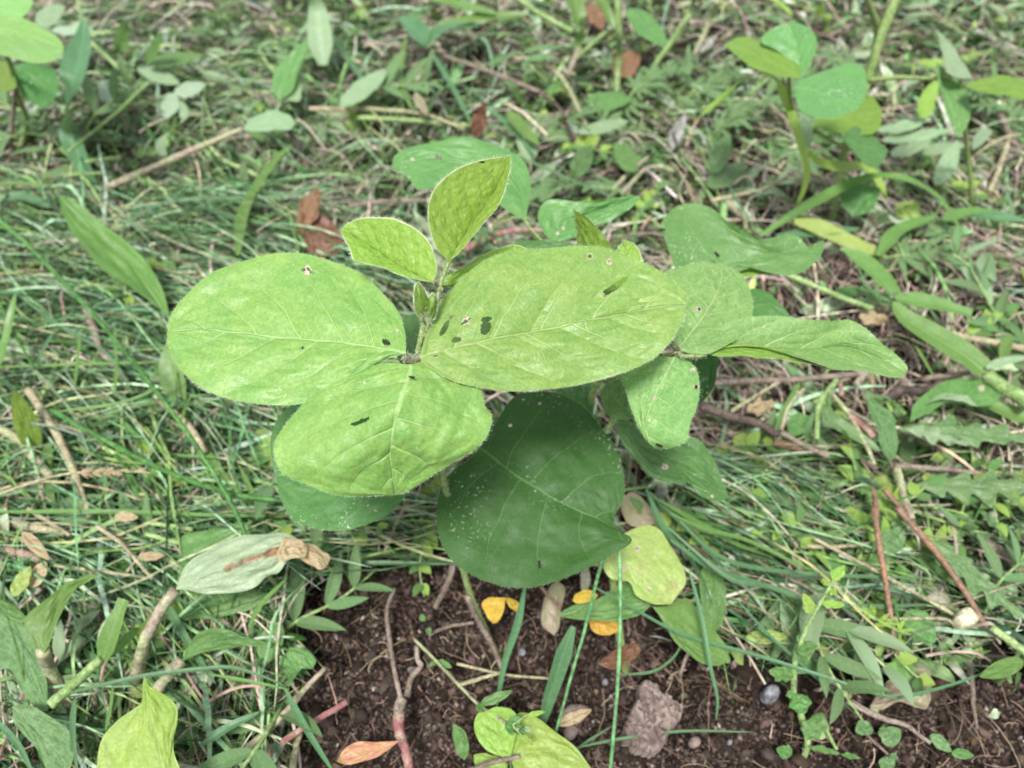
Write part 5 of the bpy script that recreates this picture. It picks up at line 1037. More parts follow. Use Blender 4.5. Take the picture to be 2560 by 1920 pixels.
Lf('rolled_tip', 'f', [(1900, 230), (1980, 255), (2050, 300), (2105, 345)], [(1960, 195), (2060, 240), (2118, 290)], [(1930, 300), (2000, 340), (2060, 370)], (.099, .088), 'tan', t, zm=.004, wave=.0012, label='rolled dry tip')
Lf('leaf', 'f', [(1140, 470), (1250, 300), (1430, 180), (1640, 90)], [(1175, 300), (1170, 165), (1350, 112), (1540, 72)], [(1230, 400), (1350, 270), (1560, 170), (1640, 120)], (.06, .06), 'weed', t, nu=50, nv=20)
Lf('leaf', 'f', [(1740, 530), (1500, 590), (1130, 715)], [(1550, 490), (1350, 520), (1240, 580)], [(1600, 630), (1400, 680), (1250, 690)], (.05, .045), 'weed', t, nu=50, nv=20)
t = thing('cut_stalk', 'bright green hollow stalk with its end cut off and a folded leaf', 'weed', at('f', 320, 1240, .06))
St('stem', 'f', [(322, 1242), (480, 1105), (650, 945)], (.07, .07), 28, 26, 'green', t)
Bl('leaf', 'f', [(660, 950), (710, 800), (800, 560)], (.07, .09), 58, 'grass', t, n=24, base=.5, tipw=.6)
Bl('leaf', 'f', [(690, 935), (790, 840), (900, 740)], (.065, .06), 34, 'grass', t, n=20)
t = thing('trumpet_leafed_weed', 'weed with an upward folded leaf on a long curved stalk at the left', 'weed', at('f', 640, 1540, 0))
St('stem', 'f', [(650, 1560), (450, 1250), (320, 1000), (275, 890)], (.0, .075), 32, 34, 'pinkish', t, nodes=(.5,))
Lf('leaf', 'f', [(280, 910), (310, 760), (420, 560), (655, 392)], [(200, 820), (160, 740), (170, 665), (300, 560), (430, 455), (560, 410)], [(330, 830), (370, 700), (440, 590), (500, 480)], (.075, .10), 'grass', t, nu=60, nv=24, zm=-.004, label='upward folded leaf')
Lf('leaf', 'f', [(180, 690), (80, 620), (-40, 570)], [(120, 620), (30, 570)], [(130, 720), (60, 680)], (.08, .08), 'weed', t)
t = thing('broad_leafed_weed', 'weed with a long folded green leaf lying right of the withered one', 'weed', at('f', 1010, 1140, .02))
St('stem', 'f', [(1000, 1160), (1080, 1050), (1170, 955)], .05, 30, 34, 'pinkish', t)
Lf('leaf', 'f', [(1170, 960), (1290, 850), (1450, 820), (1650, 835), (1900, 900)], [(1230, 830), (1300, 765), (1440, 752), (1600, 810), (1750, 850)], [(1290, 910), (1450, 880), (1600, 862), (1780, 880)], (.06, .05), 'weed', t, nu=60, nv=20)
Lf('leaf', 'f', [(1860, 870), (1950, 920), (2010, 1010)], [(1960, 880), (2030, 950)], [(1850, 930), (1920, 1000)], (.05, .045), 'weed', t)
Lf('leaf', 'f', [(1700, 1000), (1760, 880), (1800, 700)], [(1650, 860), (1700, 760)], [(1800, 900), (1830, 780)], (.04, .05), 'weed', t)
Lf('leaf', 'f', [(1870, 1100), (1860, 1020), (1900, 900)], [(1800, 980), (1820, 920)], [(1930, 1020), (1970, 940)], (.04, .05), 'weed', t)
tag(Lf('dark_leaf', 'f', [(-60, 620), (120, 850), (220, 1050), (305, 1280)], [(30, 640), (150, 720), (250, 900), (300, 1090)], [(-80, 1000), (60, 1010), (140, 1150), (250, 1270)], .05, 'weedblue', nu=60, nv=24), 'dark bluish green leaf at the left edge behind the cut stalk', 'weed leaf')
tag(Lf('rounded_leaf', 'f', [(80, 1250), (230, 1400), (360, 1530), (440, 1690)], [(90, 1350), (160, 1440), (250, 1540), (320, 1690)], [(180, 1238), (330, 1320), (440, 1400), (480, 1540)], .06, 'weedblue', nu=60, nv=24), 'grey-green blunt leaf in the bottom left corner', 'weed leaf')
t = thing('lime_leaf', 'large folded yellow-green leaf with a purple rim at the bottom left', 'leaf', at('f', 900, 1750, .04)); t['category'] = 'leaf'
Lf('outer_half', 'f', [(850, 1850), (800, 1640), (800, 1450), (905, 1235)], [(640, 1780), (625, 1600), (660, 1460), (750, 1345), (850, 1275)], [(960, 1780), (950, 1500), (940, 1300)], (.085, .085), 'limebrown', t, nu=60, nv=24)
Lf('inner_half', 'f', [(1150, 1850), (1020, 1600), (960, 1350), (925, 1050)], [(740, 1780), (745, 1600), (830, 1380), (915, 1220), (920, 1120)], [(1190, 1740), (1115, 1520), (1140, 1350), (1130, 1240), (1020, 1150), (960, 1120)], (.09, .105), 'lime', t, nu=80, nv=34, zm=.003)
t = thing('lime_leafed_weed', 'low weed with rounded lime green leaves at the bottom edge, centre', 'weed', at('g', 1090, 1620, .0))
Lf('leaf', 'g', [(1095, 1590), (1040, 1480), (970, 1360), (940, 1280)], [(960, 1545), (880, 1450), (862, 1360), (890, 1295)], [(1120, 1480), (1150, 1350), (1100, 1270), (1010, 1255)], .055, 'lime', t, nu=60, nv=26)
Lf('leaf', 'g', [(1100, 1590), (1250, 1545), (1450, 1560), (1640, 1690)], [(1120, 1440), (1140, 1300), (1240, 1310), (1380, 1410), (1520, 1520)], [(1150, 1700), (1350, 1780), (1550, 1780)], .05, 'lime', t, nu=70, nv=30)
Lf('leaf', 'g', [(1080, 1620), (970, 1590), (860, 1560)], [(1000, 1570), (920, 1552)], [(1050, 1720), (930, 1700), (870, 1630)], .045, 'lime', t)
St('stem', 'g', [(1095, 1680), (1095, 1590)], (0, .05), 12, 10, 'green', t)
t = thing('chickweed', 'thin-stemmed chickweed with tiny white buds over the lime leaves', 'weed', at('g', 480, 820, .03))
St('stem', 'g', [(470, 810), (620, 960), (760, 1110), (890, 1240), (1070, 1360), (1150, 1400)], (.03, .065), 9, 9, 'pinkish', t, n=34)
for a_, b_, ww in [((620, 960), (720, 1000), 26), ((640, 950), (560, 1000), 14), ((900, 1240), (1110, 1150), 34), ((1080, 1350), (1180, 1330), 30), ((1090, 1370), (1200, 1430), 34), ((1070, 1350), (1110, 1440), 26), ((540, 700), (520, 660), 20), ((590, 770), (550, 760), 22), ((900, 1230), (900, 1290), 30)]:
    Oval('leaf', 'g', a_, b_, ww, (.06, .065) if a_[0] > 800 else .035, 'weed', t, nu=16, nv=6)
for (x1, y1, x2, y2) in [(1190, 1310, 1320, 1285), (1180, 1450, 1240, 1500)]:
    St('bud_stalk', 'g', [(1110, 1370), (x1, y1), (x1+20, y1)], .066, 5, 4, 'green', t, n=8); Oval('bud', 'g', (x1+10, y1), (x2, y2), 18, .067, 'lime', t, nu=14, nv=6)
Oval('flower', 'g', (1190, 1380), (1225, 1420), 16, .068, 'pale', t, nu=10, nv=5)
t = thing('pink_weed', 'thick pink stalk with a pink and yellow leaf at the bottom, left of centre', 'weed', at('g', 430, 1640, 0))
St('stem', 'g', [(385, 1280), (375, 1380), (395, 1480), (430, 1600), (450, 1720)], (.05, .03), 32, 26, 'pink', t, nodes=(.1,))
Lf('leaf', 'g', [(385, 1470), (280, 1520), (140, 1560), (-20, 1605)], [(240, 1480), (120, 1478), (30, 1520)], [(270, 1560), (150, 1605), (40, 1625)], (.05, .045), 'pink', t)
St('root_collar', 'g', [(400, 1200), (380, 1270), (385, 1310)], .05, 34, 30, 'brown', t, n=10)
tag(Lf('folded_leaf', 'g', [(730, 1358), (790, 1480), (800, 1595)], [(725, 1450), (760, 1560)], [(800, 1410), (828, 1490), (825, 1560)], .04, 'weed'), 'small folded leaf left of the lime leaves', 'weed leaf')
tag(Lf('pale_leaf', 'f', [(1550, 1605), (1690, 1540), (1840, 1480)], [(1620, 1545), (1750, 1490)], [(1660, 1660), (1780, 1600)], .03, 'wither'), 'cream green leaf between the pink stalks at the bottom', 'leaf')
# ---- centre bottom: leaves under the plants
t = thing('fallen_yellow_leaf', 'bent yellow fallen leaf on the soil below the dark leaf, left one', 'dead leaf', at('g', 1050, 700, .01))
Lf('blade', 'g', [(1060, 550), (1010, 620), (985, 718)], [(960, 550), (915, 590), (945, 670)], [(1060, 600), (1045, 660), (1015, 705)], (.05, .035), 'yellow', t)
Lf('bent_side', 'g', [(1055, 550), (1110, 590), (1160, 625)], [(1100, 555), (1150, 585)], [(1080, 600), (1130, 640)], (.05, .035), 'yellow', t)
tag(Lf('fallen_yellow_leaf', 'g', [(1600, 700), (1700, 720), (1810, 740)], [(1640, 680), (1750, 690)], [(1620, 760), (1690, 795), (1780, 775)], .035, 'yellow'), 'yellow fallen leaf under the pointed green leaf, right one', 'dead leaf')
tag(Lf('fallen_yellow_leaf', 'g', [(1495, 570), (1570, 545), (1660, 535)], [(1520, 525), (1600, 500)], [(1530, 590), (1620, 580)], .045, 'yellow'), 'small pale yellow fallen leaf just above the pointed green leaf', 'dead leaf')
tag(Lf('pointed_leaf', 'g', [(1390, 668), (1600, 640), (1800, 620), (2000, 590)], [(1500, 600), (1650, 565), (1780, 480), (1860, 460), (1930, 540)], [(1550, 695), (1750, 702), (1900, 675), (1970, 630)], (.05, .06), 'weed', nu=60, nv=22), 'pointed dull green leaf behind the thin upright stalks', 'weed leaf')
tag(Lf('spotted_lime_leaf', 'D', [(1235, 1230), (1380, 1330), (1520, 1430), (1640, 1570)], [(1300, 1140), (1450, 1070), (1560, 1090), (1640, 1200), (1710, 1330), (1735, 1430), (1690, 1500)], [(1205, 1330), (1260, 1410), (1370, 1430), (1420, 1520), (1530, 1570)], (.085, .07), 'limebrown', nu=80, nv=34, spots=[('D', 1428, 1215, 24), ('D', 1335, 1340, 26), ('D', 1500, 1470, 18)]), 'yellow-green leaf with brown spots below the dark leaf tip', 'leaf')
tag(Lf('curled_grey_leaf', 'D', [(1330, 880), (1430, 980), (1550, 1050)], [(1400, 850), (1500, 940), (1570, 1010)], [(1320, 960), (1360, 1050), (1450, 1080)], .05, 'purple'), 'mauve-grey dried leaf behind the spotted lime leaf', 'dead leaf')
tag(Lf('long_leaf', 'g', [(2010, 610), (2150, 760), (2330, 900), (2500, 960)], [(2100, 600), (2230, 560), (2350, 700), (2480, 860)], [(2060, 680), (2150, 830), (2300, 960), (2420, 990)], (.06, .04), 'grass', nu=60, nv=24), 'soft light green leaf below the spotted lime leaf', 'weed leaf')
tag(Lf('long_leaf', 'D', [(1880, 1270), (1930, 1450), (1940, 1640), (1890, 1800)], [(1820, 1400), (1840, 1600), (1850, 1740)], [(1950, 1340), (1990, 1480), (1980, 1660)], (.05, .04), 'weed', nu=50), 'narrow upright leaf right of the spotted lime leaf', 'weed leaf')
tag(Lf('dry_pod', 'g', [(1400, 440), (1320, 580), (1330, 700), (1375, 795)], [(1350, 480), (1300, 600), (1300, 720)], [(1450, 500), (1420, 640), (1410, 740)], (.03, .02), 'purple', cup=-.003), 'grey-mauve dry pod on the soil under the dark leaf', 'dry pod')
tag(Lf('dry_leaf_curl', 'g', [(1660, 980), (1800, 940), (1880, 830), (1920, 860)], [(1720, 920), (1830, 860)], [(1740, 1010), (1860, 970), (1930, 900)], .02, 'brown', wave=.003), 'shrivelled ochre leaf at the foot of the right soybean stem', 'dead leaf')
tag(Lf('wilted_leaf', 'h', [(1220, 1250), (1400, 1150), (1600, 1130)], [(1320, 1100), (1450, 1020), (1600, 1010)], [(1300, 1270), (1420, 1220), (1560, 1275), (1610, 1220)], .025, 'purple', wave=.003, nu=50, nv=20), 'wilted olive and mauve leaf on the soil at the lower right', 'dead leaf')
Oval_l = [('h', (2212, 960), (1925, 1060), 60, .05, 'grass', 'bright green pointed leaf at the lower right edge'), ('h', (1450, 640), (1640, 840), 90, .04, 'weed', 'broad green leaf behind the cream pod'),
          ('h', (1610, 1430), (1745, 1545), 40, .012, 'weedblue', 'left of two small leaves on the soil at the bottom right'), ('h', (1745, 1545), (1890, 1570), 34, .012, 'weed', 'right of two small leaves on the soil at the bottom right'),
          ('h', (420, 810), (700, 800), 46, .035, 'limebrown', 'pale oblong leaf left of the small toothed plant'), ('h', (1380, 90), (1330, 290), 90, .04, 'weedblue', 'green leaf behind the reddish pine needle'),
          ('h', (1420, 180), (1900, 530), 50, .03, 'grass', 'curved light blade-like leaf under the large toothed leaf'), ('b', (1500, 1140), (1620, 930), 62, (.04, .08), 'weedblue', 'upright pointed leaf above the upturned speckled leaf'),
          ('b', (1900, 1100), (1760, 920), 62, .06, 'weed', 'second pointed leaf above the upturned speckled leaf'), ('b', (1380, 1130), (1290, 1300), 60, .05, 'weedblue', 'soft green leaf left of the upturned speckled leaf'),
          ('b', (1200, 760), (1470, 900), 80, .035, 'weedblue', 'dull bluish leaf under the sword-shaped leaf'), ('b', (0, 680), (320, 440), 60, .06, 'pale', 'large whitish leaf in the upper middle left'),
          ('b', (1850, 60), (2110, 300), 72, (.08, .06), 'weed', 'leaf beside the upright stalk at the top'), ('b', (1580, 660), (1880, 640), 62, .04, 'weed', 'green leaf at the foot of the upright stalk'),
          ('b', (1530, 850), (1860, 780), 40, .055, 'pale', 'whitish leaf below the foot of the upright stalk'), ('c', (200, 1110), (320, 860), 62, (.05, .08), 'weedblue', 'veined grey-green leaf of the heap, centre right'),
          ('c', (170, 1190), (440, 1060), 70, .045, 'weedblue', 'broad veined leaf lying below the veined grey-green one'), ('d', (240, 1290), (90, 860), 80, (.04, .09), 'olive', 'green and brown scorched leaf near the left edge'),
          ('d', (780, 1640), (1210, 1290), 110, .035, 'pale', 'broad pale leaf lying under the dark green stalk'), ('d', (1010, 800), (1120, 600), 54, .05, 'grass', 'light leaf half hidden by the left leaflet'),
          ('f', (735, 30), (890, 35), 32, .06, 'tan', 'small cream-coloured leaf with a bent stalk, left'), ('f', (80, 540), (200, 350), 48, .06, 'limebrown', 'pale yellow leaf at the left edge'),
          ('f', (190, 480), (300, 320), 52, .055, 'tan', 'ochre dried leaf beside the pale yellow one'), ('f', (140, 130), (320, 310), 42, .06, 'tan', 'brown shrivelled leaf above the ochre one'),
          ('f', (890, 290), (1060, 280), 30, .055, 'tan', 'small beige dry leaf left of the withered stalk'), ('g', (1400, 1370), (1620, 1270), 40, .015, 'tan', 'pale wood-coloured leaf scrap left of the bark chunk'),
          ('g', (80, 130), (180, 210), 50, .04, 'olive', 'small olive leaf under the mature leaf'), ('e', (980, 250), (1200, 220), 40, .045, 'weed', 'soft green leaf right of the wavy leaf'),
          ('e', (1230, 260), (1370, 290), 40, .05, 'weedblue', 'bluish leaf touching the jointed grass'), ('h', (1680, 830), (1720, 980), 40, .03, 'weed', 'small drooping leaf below the cream pod'),
          ('g', (2240, 120), (2080, 60), 60, .045, 'weed', 'green leaf scrap behind the spotted lime leaf'), ('f', (1990, 230), (2150, 210), 40, .04, 'weed', 'leaf scrap beyond the rolled dry tip'),
          ('f', (1100, 1310), (1060, 1240), 50, .03, 'grass', 'leaf end under the pink-tinged stalk')]
for fr, a_, b_, ww, z, m, l in Oval_l:
    tag(Oval('weed_leaf', fr, a_, b_, ww, z, m, nu=36, nv=14), l, 'weed leaf' if m not in ('tan', 'brown') else 'dead leaf')

# dry seed head
t = thing('dry_seed_head', 'dry grass seed head reaching in from the left edge', 'grass', at('d', 0, 1530, .08))
St('stalk', 'd', [(-60, 1550), (200, 1460), (420, 1400), (700, 1382), (920, 1390)], (.08, .085), 9, 4, 'straw', t)
rr = np.random.default_rng(4)
for k in range(26):
    q = rr.random(); x = 430+q*480; y = 1400-20*q; s_ = rr.choice([-1, 1])
    Oval('seed', 'd', (x, y), (x+45+25*rr.random(), y+s_*(18+26*rr.random())*(1-.5*q)), 7, .085, 'tan', t, nu=8, nv=3)
# small toothed plant on the soil at the lower right
t = thing('seedling_weed', 'upright little weed with paired rounded toothed leaves on the soil, lower right', 'weed', at('h', 790, 1590, 0))
St('stem', 'h', [(785, 1600), (822, 1480), (775, 1290), (735, 1150), (750, 930), (820, 750), (900, 590), (985, 440)], (.0, .02, .06, .085), 18, 10, 'green', t, n=44, nodes=(.2, .45, .7), hair=300)
for a_, b_, ww, z in [((800, 830), (825, 935), 78, .055), ((790, 820), (750, 800), 40, .055), ((860, 660), (790, 520), 46, .07), ((905, 590), (1060, 600), 34, .072), ((925, 450), (915, 430), 20, .084), ((960, 470), (915, 430), 24, .084), ((980, 440), (1060, 345), 44, .086), ((960, 500), (1010, 530), 30, .08),
                      ((735, 1060), (570, 1020), 62, .04), ((740, 1165), (680, 1180), 30, .033), ((745, 1170), (800, 1300), 80, .032), ((815, 1470), (920, 1290), 84, .02), ((720, 1560), (620, 1520), 50, .01), ((830, 1510), (1030, 1555), 26, .015), ((1030, 1555), (1160, 1585), 22, .012), ((760, 880), (850, 900), 40, .05)]:
    Oval('leaf', 'h', a_, b_, ww, (z, z+.003), 'lime' if b_[1] < 700 else 'weed', t, teeth=4, tooth=.84, nu=30, nv=10)
St('side_stem', 'h', [(935, 1390), (970, 1460), (1010, 1530)], .015, 12, 8, 'green', t, n=10)
t = thing('round_leafed_seedling', 'tiny seedling with round leaves beside the little toothed weed', 'weed', at('h', 1330, 1560, 0))
St('stem', 'h', [(1190, 1420), (1260, 1490), (1350, 1570)], .01, 8, 8, 'brown', t, n=10)
for a_, b_, ww in [((1200, 1430), (1150, 1340), 54), ((1200, 1430), (1235, 1380), 24), ((1300, 1480), (1420, 1400), 66), ((1330, 1570), (1330, 1680), 54), ((1350, 1560), (1400, 1590), 26), ((1290, 1450), (1310, 1370), 24)]:
    Oval('leaf', 'h', a_, b_, ww, .014, 'weedblue', t, nu=20, nv=8)
t = thing('feathery_sprig', 'bright sprig with many narrow leaflets at the tip of the pine needle', 'weed', at('h', 1380, 790, .02))
St('stem', 'h', [(980, 450), (1120, 600), (1250, 690), (1400, 760)], (.05, .045), 10, 9, 'green', t)
for k in range(22):
    q = rr.random(); x = 1130+q*300; y = 600+q*190; an = rr.uniform(0, 2*PI); ln = 60+50*rr.random()+q*25
    Oval('leaf', 'h', (x, y), (x+ln*math.cos(an), y+ln*.8*math.sin(an)), 11, (.045, .05), 'lime', t, nu=10, nv=4)

# ---- solid bits on the soil
def lump(name, fr, outline, z, thick, mat, label, cat, seed=1, rings=7, rough=.12, parent=None):
    r = np.random.default_rng(seed); pts = np.array([at(fr, x, y, z) for x, y in outline]); c = pts.mean(0)
    lo = spline(np.vstack([pts, pts[:1]]), 48)[:-1]; n = len(lo); V = []; jag = 1+r.normal(0, rough*.25, n)
    for i in range(rings):
        q = i/(rings-1); k = math.sin(PI*(.12+.40*q*1.0)); sc = [1.0, 1.03, 1.0, .93, .78, .52, .22][i]; h = [-.6, -.1, .35, .62, .85, .97, 1.0][i]
        ring = c+(lo-c)*(sc*jag)[:, None]; fb = fbm(ring[:, 0]+seed, ring[:, 1], 95, 4, .65)-.5
        ring[:, 2] = z+thick*h*(1+fb*rough*9*(i > 1)); V.append(ring)
    V.append([[c[0], c[1], z+thick]]); V = np.vstack(V); F = [(i*n+j, i*n+(j+1) % n, (i+1)*n+(j+1) % n, (i+1)*n+j) for i in range(rings-1) for j in range(n)]
    F += [((rings-1)*n+j, (rings-1)*n+(j+1) % n, rings*n) for j in range(n)]
    tris = F
    o = mesh_obj(name, V, tris, SM[mat], origin=c, smooth=mat != 'bark'); return tag(o, label, cat)
def flaky(name, fr, outline, z, thick, mat, label, cat, seed=1, n=46):
    pts = np.array([at(fr, x, y, z) for x, y in outline]); lo, hi = pts.min(0)-.001, pts.max(0)+.001
    gx_, gy_ = np.meshgrid(np.linspace(lo[0], hi[0], n), np.linspace(lo[1], hi[1], n), indexing='ij')
    ins = in_poly(gx_+(fbm(gx_, gy_, 500, 2)-.5)*.003, gy_+(fbm(gx_+1, gy_, 500, 2)-.5)*.003, [tuple(p[:2]) for p in pts])
    u = gx_*.75+gy_*.4; f = fbm(u*1.0+seed, gy_*.45, 230, 4, .6); hgt = np.floor(f*7)/7*.75 + f*.25
    edge = sum(np.roll(ins, k, ax).astype(float) for k in (-2, 2, -1, 1) for ax in (0, 1))/8
    zz = z + thick*(.15+1.15*hgt)*(.45+.55*edge)
    V = np.stack([gx_, gy_, zz], 2).reshape(-1, 3); i, j = np.meshgrid(np.arange(n-1), np.arange(n-1), indexing='ij'); q = (i*n+j).ravel()
    F = np.stack([q, q+n, q+n+1, q+1], 1); F = F[ins.ravel()[F].all(1)]
    E = {}
    for f4 in F.tolist():
        for k in range(4):
            e = (f4[k], f4[(k+1) % 4]); E[e] = 1
    bd = [e for e in E if (e[1], e[0]) not in E]; used = sorted({v for e in bd for v in e}); mp = {v: len(V)+k for k, v in enumerate(used)}
    low = V[used].copy(); low[:, 2] = z-.008; Fl = F.tolist()+[[e[1], e[0], mp[e[0]], mp[e[1]]] for e in bd]; V = np.vstack([V, low])
    keep = sorted({v for f4 in Fl for v in f4}); rm = {v: k for k, v in enumerate(keep)}
    o = mesh_obj(name, V[keep], [[rm[v] for v in f4] for f4 in Fl], SM[mat], smooth=False); return tag(o, label, cat)
flaky('bark_chunk', 'g', [(1815, 1400), (1850, 1320), (1885, 1250), (1905, 1170), (1930, 1110), (1965, 1150), (2030, 1120), (2070, 1190), (2140, 1225), (2190, 1265), (2165, 1360), (2110, 1450), (2060, 1540), (2000, 1580), (1910, 1550), (1820, 1490)], .016, .024, 'bark', 'pinkish grey weathered bark chunk on the soil', 'bark', 3)
lump('bark_scrap', 'g', [(1400, 1330), (1440, 1270), (1500, 1240), (1600, 1260), (1560, 1340), (1480, 1370)], .006, .004, 'bark', 'flat pale bark scrap left of the bark chunk', 'bark', 4, rough=.16)
lump('bark_scrap', 'g', [(1440, 1400), (1490, 1370), (1530, 1400), (1500, 1460), (1450, 1450)], .005, .004, 'bark', 'small pale bark scrap under the flat one', 'bark', 5)
a = np.linspace(0, 2*PI, 9)[:-1]
lump('pebble', 'h', [(580+56*math.cos(q), 1172+53*math.sin(q)) for q in a], .008, .008, 'pebble', 'shiny round grey pebble on the soil', 'pebble', 6, rough=.02)
lump('pebble', 'g', [(1170+26*math.cos(q), 898+24*math.sin(q)) for q in a], .003, .0022, 'pebble', 'small whitish pebble between the two broad soil blades', 'pebble', 7, rough=.04)
lump('pebble', 'g', [(1705+20*math.cos(q), 1092+20*math.sin(q)) for q in a], .004, .002, 'pebble', 'tiny white pebble right of the thin straight stalk', 'pebble', 8, rough=.04)
lump('pebble', 'h', [(95+38*math.cos(q), 1480+34*math.sin(q)) for q in a], .008, .004, 'bark', 'small brownish stone at the bottom right of the soil', 'pebble', 9, rough=.05)
lump('pebble', 'h', [(320+18*math.cos(q), 1480+18*math.sin(q)) for q in a], .008, .002, 'pebble', 'tiny pale stone left of the little toothed weed', 'pebble', 10, rough=.05)
lump('seed_pod', 'h', [(1765, 690), (1790, 640), (1840, 622), (1880, 660), (1910, 700), (1870, 735), (1810, 740)], .05, .006, 'cream', 'cream-coloured round seed pod at the lower right', 'seed pod', 11, rough=.03)

# ================================================================== REPEATED WEED SPRIGS (copies of a few kinds)
def leaf_mesh(name, mat, wfun, n=9, nv=3, fold=.25, droop=.25, lobes=0):
    V, U = [], []
    for i in range(n+1):
        q = i/n; w_ = wfun(q)
        for j in range(-nv, nv+1):
            t_ = j/nv; V.append((q, t_*w_, abs(t_)*w_*fold - droop*q*q)); U.append((q, (t_+1)/2))
    m = 2*nv+1; F = [(i*m+j, (i+1)*m+j, (i+1)*m+j+1, i*m+j+1) for i in range(n) for j in range(m-1)]
    return V, F, U
def as_mesh(name, V, F, U, mat):
    me = bpy.data.meshes.new(name); me.from_pydata(V, [], F); me.polygons.foreach_set('use_smooth', [True]*len(F))
    u = me.uv_layers.new(name='leafuv')
    for l in me.loops: u.data[l.index].uv = U[l.vertex_index]
    me.materials.append(mat); return me
def palm():
    V, F, U = [], [], []
    for an, ln in ((-1.15, .6), (-.6, .85), (0, 1), (.6, .85), (1.15, .6)):
        v, f, u = leaf_mesh('', None, lambda q: .11*math.sin(PI*min(1, q*.9+.06))**.8, 7, 1)
        b = len(V); c, s_ = math.cos(an)*ln, math.sin(an)*ln
        V += [(x*c-y*s_, x*s_+y*c, z*ln) for x, y, z in v]; F += [tuple(b+k for k in q) for q in f]; U += u
    return V, F, U
ME = {'ovate': as_mesh('leaf', *leaf_mesh('', None, lambda q: .30*math.sin(PI*q**.75)**.8), LM['weed']),
      'lance': as_mesh('leaf', *leaf_mesh('', None, lambda q: .13*math.sin(PI*q**.85)**.8), LM['weedblue']),
      'silver': as_mesh('leaf', *leaf_mesh('', None, lambda q: .15*math.sin(PI*q**.85)**.8), LM['pale']),
      'palm': as_mesh('leaf', *palm(), LM['weedblue']), 'limeo': as_mesh('leaf', *leaf_mesh('', None, lambda q: .36*math.sin(PI*q**.75)**.8), LM['lime'])}
def sprig(name, kinds, L, nleaf, lsize, pitch, smat, seed, label, group):
    r = np.random.default_rng(seed); t = thing(name, label, 'weed', (0, 0, 0), group)
    P = np.array([[0, 0, 0], [L*.3, L*.03, L*.16], [L*.65, -L*.05, L*.2], [L, 0, L*.14]]); S = spline(P, 14)
    V, F = tube_geo(S, np.linspace(L*.018, L*.008, 15), 5); mesh_obj('stem', V, F, SM[smat], t, origin=np.zeros(3))
    for k in range(nleaf):
        q = (k//2+.6)/(nleaf/2+.3); p = S[int(min(14, q*14))]; sd_ = 1 if k % 2 else -1
        o = bpy.data.objects.new('leaf', ME[kinds[k % len(kinds)]]); C.objects.link(o); o.parent = t; o.location = p
        s_ = lsize*(1.1-.4*q)*r.uniform(.8, 1.2); o.scale = (s_, s_, s_)
        o.rotation_euler = (r.normal(0, .3), r.normal(-pitch, .25), sd_*r.uniform(.5, 1.25)*(1-.3*q)+r.normal(0, .1))
    return t
prot = [sprig('weed_sprig', ['palm'], .085, 9, .028, .3, 'green', 1, 'low grey-green sprig with finger-like divided leaves among the weeds', 'divided-leaf sprigs in the ground cover'),
        sprig('chickweed_sprig', ['ovate', 'limeo'], .06, 10, .013, .35, 'green', 2, 'creeping sprig with small egg-shaped leaves among the weeds', 'egg-leaved sprigs in the ground cover'),
        sprig('narrow_leaf_sprig', ['lance'], .085, 8, .036, .4, 'green', 3, 'sprig with narrow pointed green leaves among the weeds', 'narrow-leaved sprigs in the ground cover'),
        sprig('silvery_sprig', ['silver'], .07, 7, .034, .3, 'pinkish', 4, 'sprig with pale silvery wilted leaves among the weeds', 'silvery wilted sprigs in the ground cover')]
zones = [((1180, -40, 2300, 330), [2, 3, 3, 2], 30), ((1200, 180, 2250, 560), [4, 1, 3, 2], 22), ((380, -40, 1250, 330), [0, 2, 3, 2], 22), ((-60, 430, 640, 1000), [0, 2, 2, 1], 12), ((1500, 850, 2250, 1400), [0, 7, 1.5, 0.7], 38),
         ((-60, 1000, 640, 1600), [0, 2, 3, 1], 14), ((600, 1060, 1000, 1260), [0, 1, 0, 0], 7), ((-40, 80, 500, 460), [1, 2, 2, 2], 14), ((1800, 560, 2250, 860), [1, 3, 1, 1], 10), ((1000, 330, 1500, 560), [2, 2, 2, 2], 12)]
first = [True]*4; zr_ = np.random.default_rng(77)
KN = ['grey-green sprig with finger-like divided leaves', 'creeping sprig with tiny egg-shaped leaves', 'sprig with narrow pointed green leaves', 'sprig with pale silvery wilted leaves']
ZN = ['in the far weeds at the top right', 'behind the wavy speckled leaf', 'in the far grass at the top middle', 'in the grass left of the big leaflet', 'among the weeds near the pine needle', 'in the grass near the cut stalk', 'at the soil edge under the mature leaf', 'around the snapped pinkish stalk', 'in the dry straw by the jointed grass', 'behind the upright young leaflet']
for zi, ((x0, y0, x1, y1), wt, n) in enumerate(zones):
    for k in range(n):
        gx_, gy_ = zr_.uniform(x0, x1), zr_.uniform(y0, y1); i = zr_.choice(4, p=np.array(wt)/sum(wt))
        p = at('G', gx_, gy_, .015)
        if in_poly(np.array([gx_]), np.array([gy_+30.]), SOILS[0])[0]: continue
        if first[i]: o = prot[i]; first[i] = False
        else:
            o = prot[i].copy(); C.objects.link(o)
            for ch in prot[i].children:
                c = ch.copy(); C.objects.link(c); c.parent = o
        o['label'] = KN[i] + ' ' + ZN[zi]; o['group'] = KN[i].split(' with ')[1] + ' sprigs ' + ZN[zi]
        s_ = zr_.uniform(.7, 1.35); o.scale = (s_,)*3
        o.location = (p[0], p[1], float(H(p[0], p[1]))+zr_.uniform(.016, .040)); o.rotation_euler = (zr_.normal(0, .2), zr_.normal(0, .2), zr_.uniform(0, 2*PI))

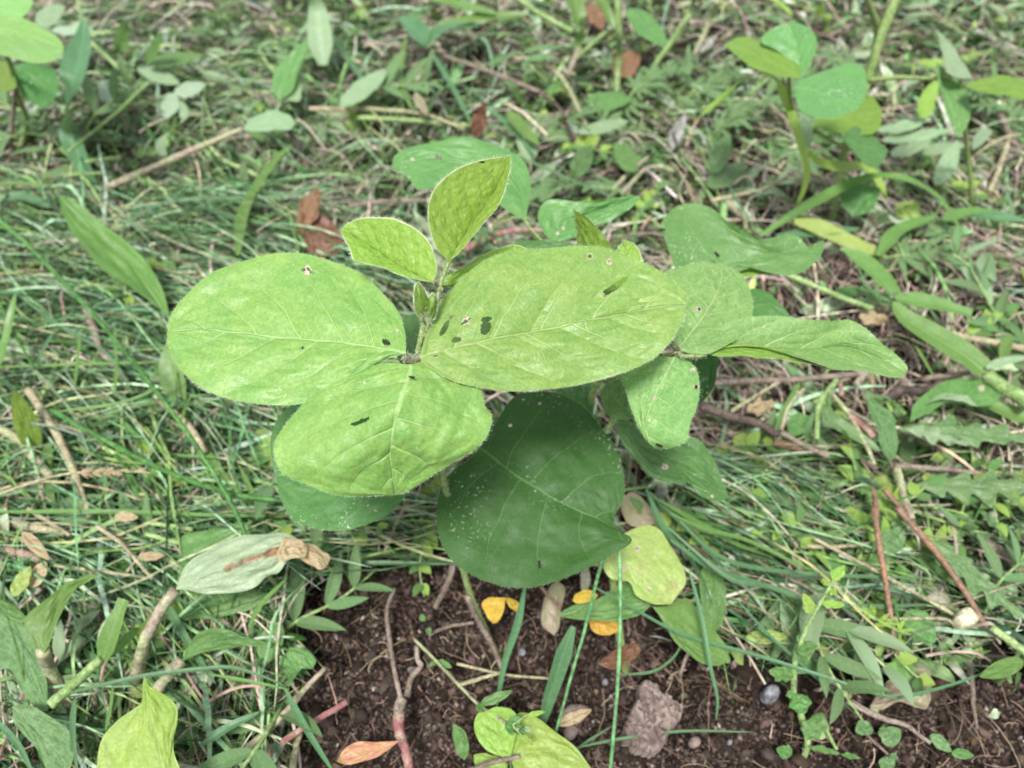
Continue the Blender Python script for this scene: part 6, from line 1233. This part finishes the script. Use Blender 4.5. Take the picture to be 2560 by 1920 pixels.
# ================================================================== insects on the leaves
def fly(fr, x, y, z, ang, s, label, cat='fly'):
    p = at(fr, x, y, z); t = thing('fly', label, cat, p, 'tiny flies on the leaves')
    ca, sa = math.cos(ang), math.sin(ang)
    def ell(name, c, r, par):
        a = np.linspace(0, 2*PI, 9)[:-1]; V = [[-r[0], 0, 0]]
        for q in (-.7, 0, .7):
            k = math.sqrt(1-q*q); V += [[r[0]*q, r[1]*k*math.cos(b), r[2]*k*math.sin(b)] for b in a]
        V.append([r[0], 0, 0]); F = [(0, 1+(j+1) % 8, 1+j) for j in range(8)]
        for i in range(2): F += [(1+i*8+j, 1+i*8+(j+1) % 8, 9+i*8+(j+1) % 8, 9+i*8+j) for j in range(8)]
        F += [(25, 17+j, 17+(j+1) % 8) for j in range(8)]
        V = np.array(V) + c; V = V@np.array([[ca, sa, 0], [-sa, ca, 0], [0, 0, 1]])*s + p
        return mesh_obj(name, V, F, SM['insect'], par)
    ell('abdomen', [-.0009, 0, .0005], (.0011, .0005, .0005), t); ell('thorax', [.0003, 0, .0006], (.0006, .00045, .0005), t); ell('head', [.001, 0, .0006], (.0004, .0004, .0004), t)
    for sg in (-1, 1):
        W = np.array([[.0004, 0, .001], [-.0004, sg*.0005, .0011], [-.0022, sg*.0006, .001], [-.0024, sg*.0002, .001], [-.001, 0, .0011]])
        W = W@np.array([[ca, sa, 0], [-sa, ca, 0], [0, 0, 1]])*s + p
        mesh_obj('wing', W, [(0, 1, 2, 3, 4)], SM['insect'], t)
        for k in (-.0004, .0003, .0008):
            L = np.array([[k, 0, .0006], [k*1.3, sg*.0007, .0009], [k*1.8, sg*.0012, 0]])@np.array([[ca, sa, 0], [-sa, ca, 0], [0, 0, 1]])*s + p
            V, F = tube_geo(L, .00005*s, 4); mesh_obj('leg', V, F, SM['insect'], t)
fly('B', 1985, 1160, .2585, 3.3, 1.15, 'tiny black winged fly on the large right leaflet near its tip')
fly('B', 548, 1592, .263, 2.8, .8, 'tiny dark fly at the base of the drooping leaflet')
fly('C', 952, 385, .187, 1.9, 1.5, 'small brown fly on the wide wavy speckled leaf')
fly('C', 628, 236, .188, .2, 1.2, 'dark bug on the left rim of the wavy speckled leaf')
fly('C', 600, 1548, .204, 2.6, 1.0, 'tiny black fly at the tip of the hanging leaflet')
fly('D', 792, 1312, .128, 1.6, 1.3, 'thin black fly near the lower rim of the dark leaf')
fly('B', 1010, 178, .308, 3.0, .7, 'tiny black speck of a fly near the tip of the upright young leaflet')
